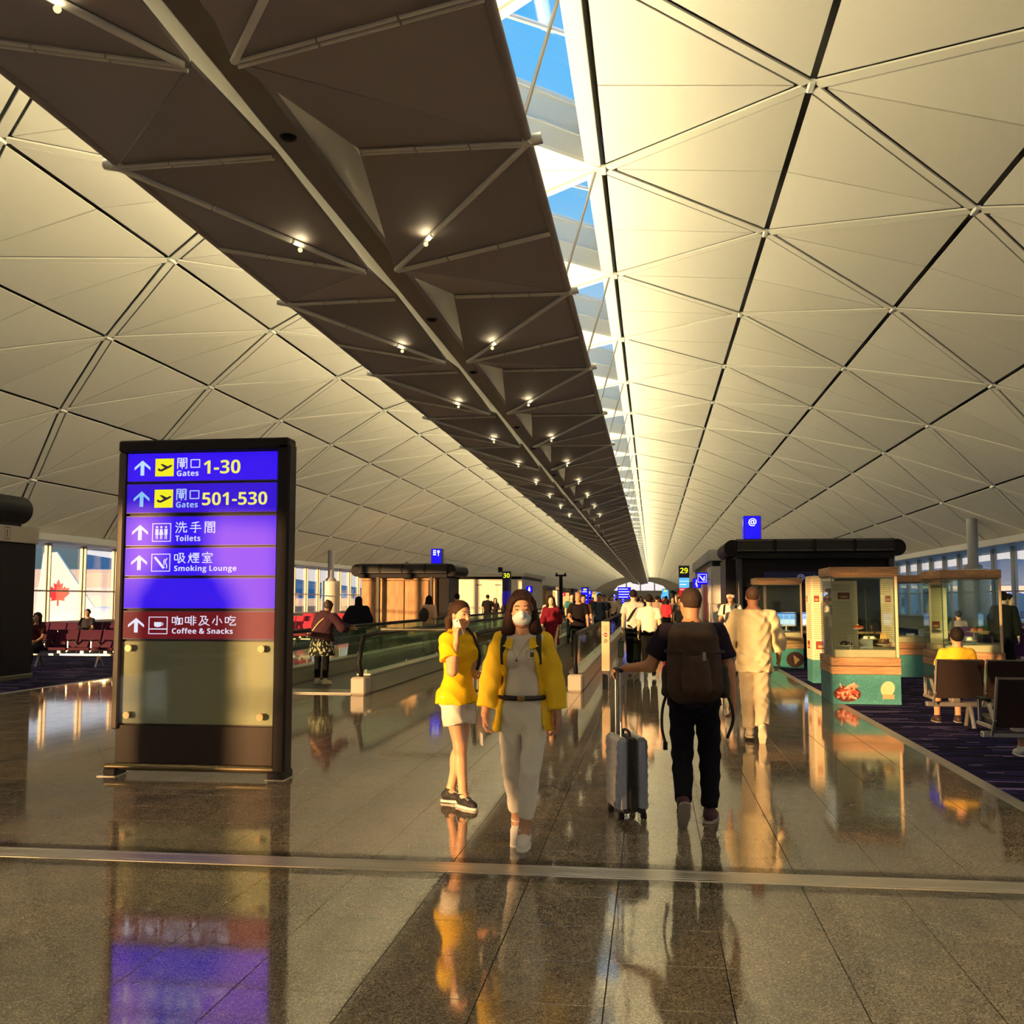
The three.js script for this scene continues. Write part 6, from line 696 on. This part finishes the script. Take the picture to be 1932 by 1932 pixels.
wc.forEach(([x, z, c, k, l], i) => passenger(k, `${l} among the walkers ${z > -52 ? 'near gate pylon 29' : z > -69 ? 'between the pylons and the travelator end' : 'beyond the travelator end'}`, x, z, i % 3 ? 0 : AW, 1.62 + (i * 37 % 17) / 100, c, [.02, .018, .022], { skin: i % 2 ? 'tan' : 'light', group: 'walkers far along the hall' }));
// uniformed group by the glass cases
passenger('suit', 'uniformed crew member in dark waistcoat with face turned away', 6.78, -21.2, 2.6, 1.74, [.012, .011, .014], [.012, .011, .014]); passenger('manS', 'uniformed crew member in white shirt beside the black jackets', 7.08, -21.9, 1.2, 1.70, [.78, .66, .50], [.012, .011, .014]); passenger('suit', 'uniformed crew member in black jacket with bare neck', 7.22, -20.5, 2.2, 1.70, [.010, .010, .012], [.012, .011, .012], { hair: hairBlack });
// seated people
function seated(o) { return figure({ sit: .535, h: 1.72, q: 1.4, pose: { L: { ua: [.2, -1, .35], fa: [-.2, -.4, 1], th: [.12, -.06, 1], sn: [0, -1, .08], ft: [.1, 0, 1], ...(o.L || {}) }, R: { ua: [-.2, -1, .35], fa: [.2, -.4, 1], th: [-.12, -.06, 1], sn: [0, -1, .08], ft: [-.1, 0, 1], ...(o.R || {}) } }, ...o }); }
const slump = { sleeve: .35, loose: .02, hem: -.02 };
seated({ label: 'man in yellow shirt seated with his back turned', pos: [3.88, -.02, -14.08], turn: AW, h: 1.64, lean: [0, -.22], head: { pitch: .12 }, skin: M([.6, .3, .17], .55), wear: { top: { ...slump, mat: cloth([.75, .45, .03]) }, bottom: { name: 'shorts', mat: cloth([.05, .04, .04]), to: .45, loose: .02 }, shoe: { mat: M([.04, .02, .02], .6) }, hair: { mat: hairBlack, e: .016 } } });
seated({ label: 'person in white shoes lounging on the seat at the carpet edge', pos: [3.92, -.02, -11.05], turn: AW, h: 1.6, lean: [-.35, -.3], head: { roll: -.2 }, R: { th: [-.2, .05, 1], sn: [.1, -1, .25] }, skin: M([.58, .29, .17], .55), wear: { top: { ...slump, mat: cloth([.05, .045, .05]) }, bottom: { mat: cloth([.035, .025, .025]), to: .85, loose: .01 }, shoe: { mat: M([.78, .76, .74], .6) }, hair: { kind: 'long', mat: hairBrown, e: .014 } } });
{ const b = thing('carrier_bag', 'crumpled white carrier bag on the black leather seat', 'bag', [4.12, .455, -14.02]); const L = [{ a: [-.1, .05, 0], b: [.1, .05, .02], ra: .07, rb: .06 }, { a: [0, .08, 0], b: [.03, .14, .01], ra: .05, rb: .02 }]; part('sack', meshField(wrinkle(fieldOf(L, .04), .008, 40, 2), L, .012), M([.75, .73, .72], .7), b); }
{ const w = (label, x, z, c, k, turn = AW) => seated({ key: 'sitter' + k, label, pos: [x, -.02, z], turn, q: 2.2, fem: k, lean: [0, -.1], skin: skinMats.tan, wear: { top: { ...slump, mat: cloth(c) }, bottom: { mat: cloth([.02, .02, .03]), to: .95 }, shoe: { mat: blackShoe }, hair: { kind: k ? 'long' : 'short', mat: hairBlack, e: .012 } } });
  w('person in bright green top seated by the shaded windows', 7.4, -24.05, [.12, .5, .06], 0); w('person in dark clothes seated beside the green top', 8.6, -24.05, [.03, .03, .05], 1); w('person in grey seated farther along the shaded windows', 8.4, -30.05, [.2, .18, .2], 0); w('dark clothed sitter on the maroon seats near the telephone kiosk', -14.8, -23.3, [.05, .015, .02], 1, 0); w('sitter in brown beside the aisle on the maroon seats', -16.1, -23.3, [.10, .05, .03], 0, 0); w('sitter on the window side maroon seats', -17.9, -30.9, [.03, .03, .04], 0, 0); w('sitter with black hair on the crimson seats', -12.3, -33.4, [.1, .03, .06], 1, 0); }
renderer.render(scene, camera);
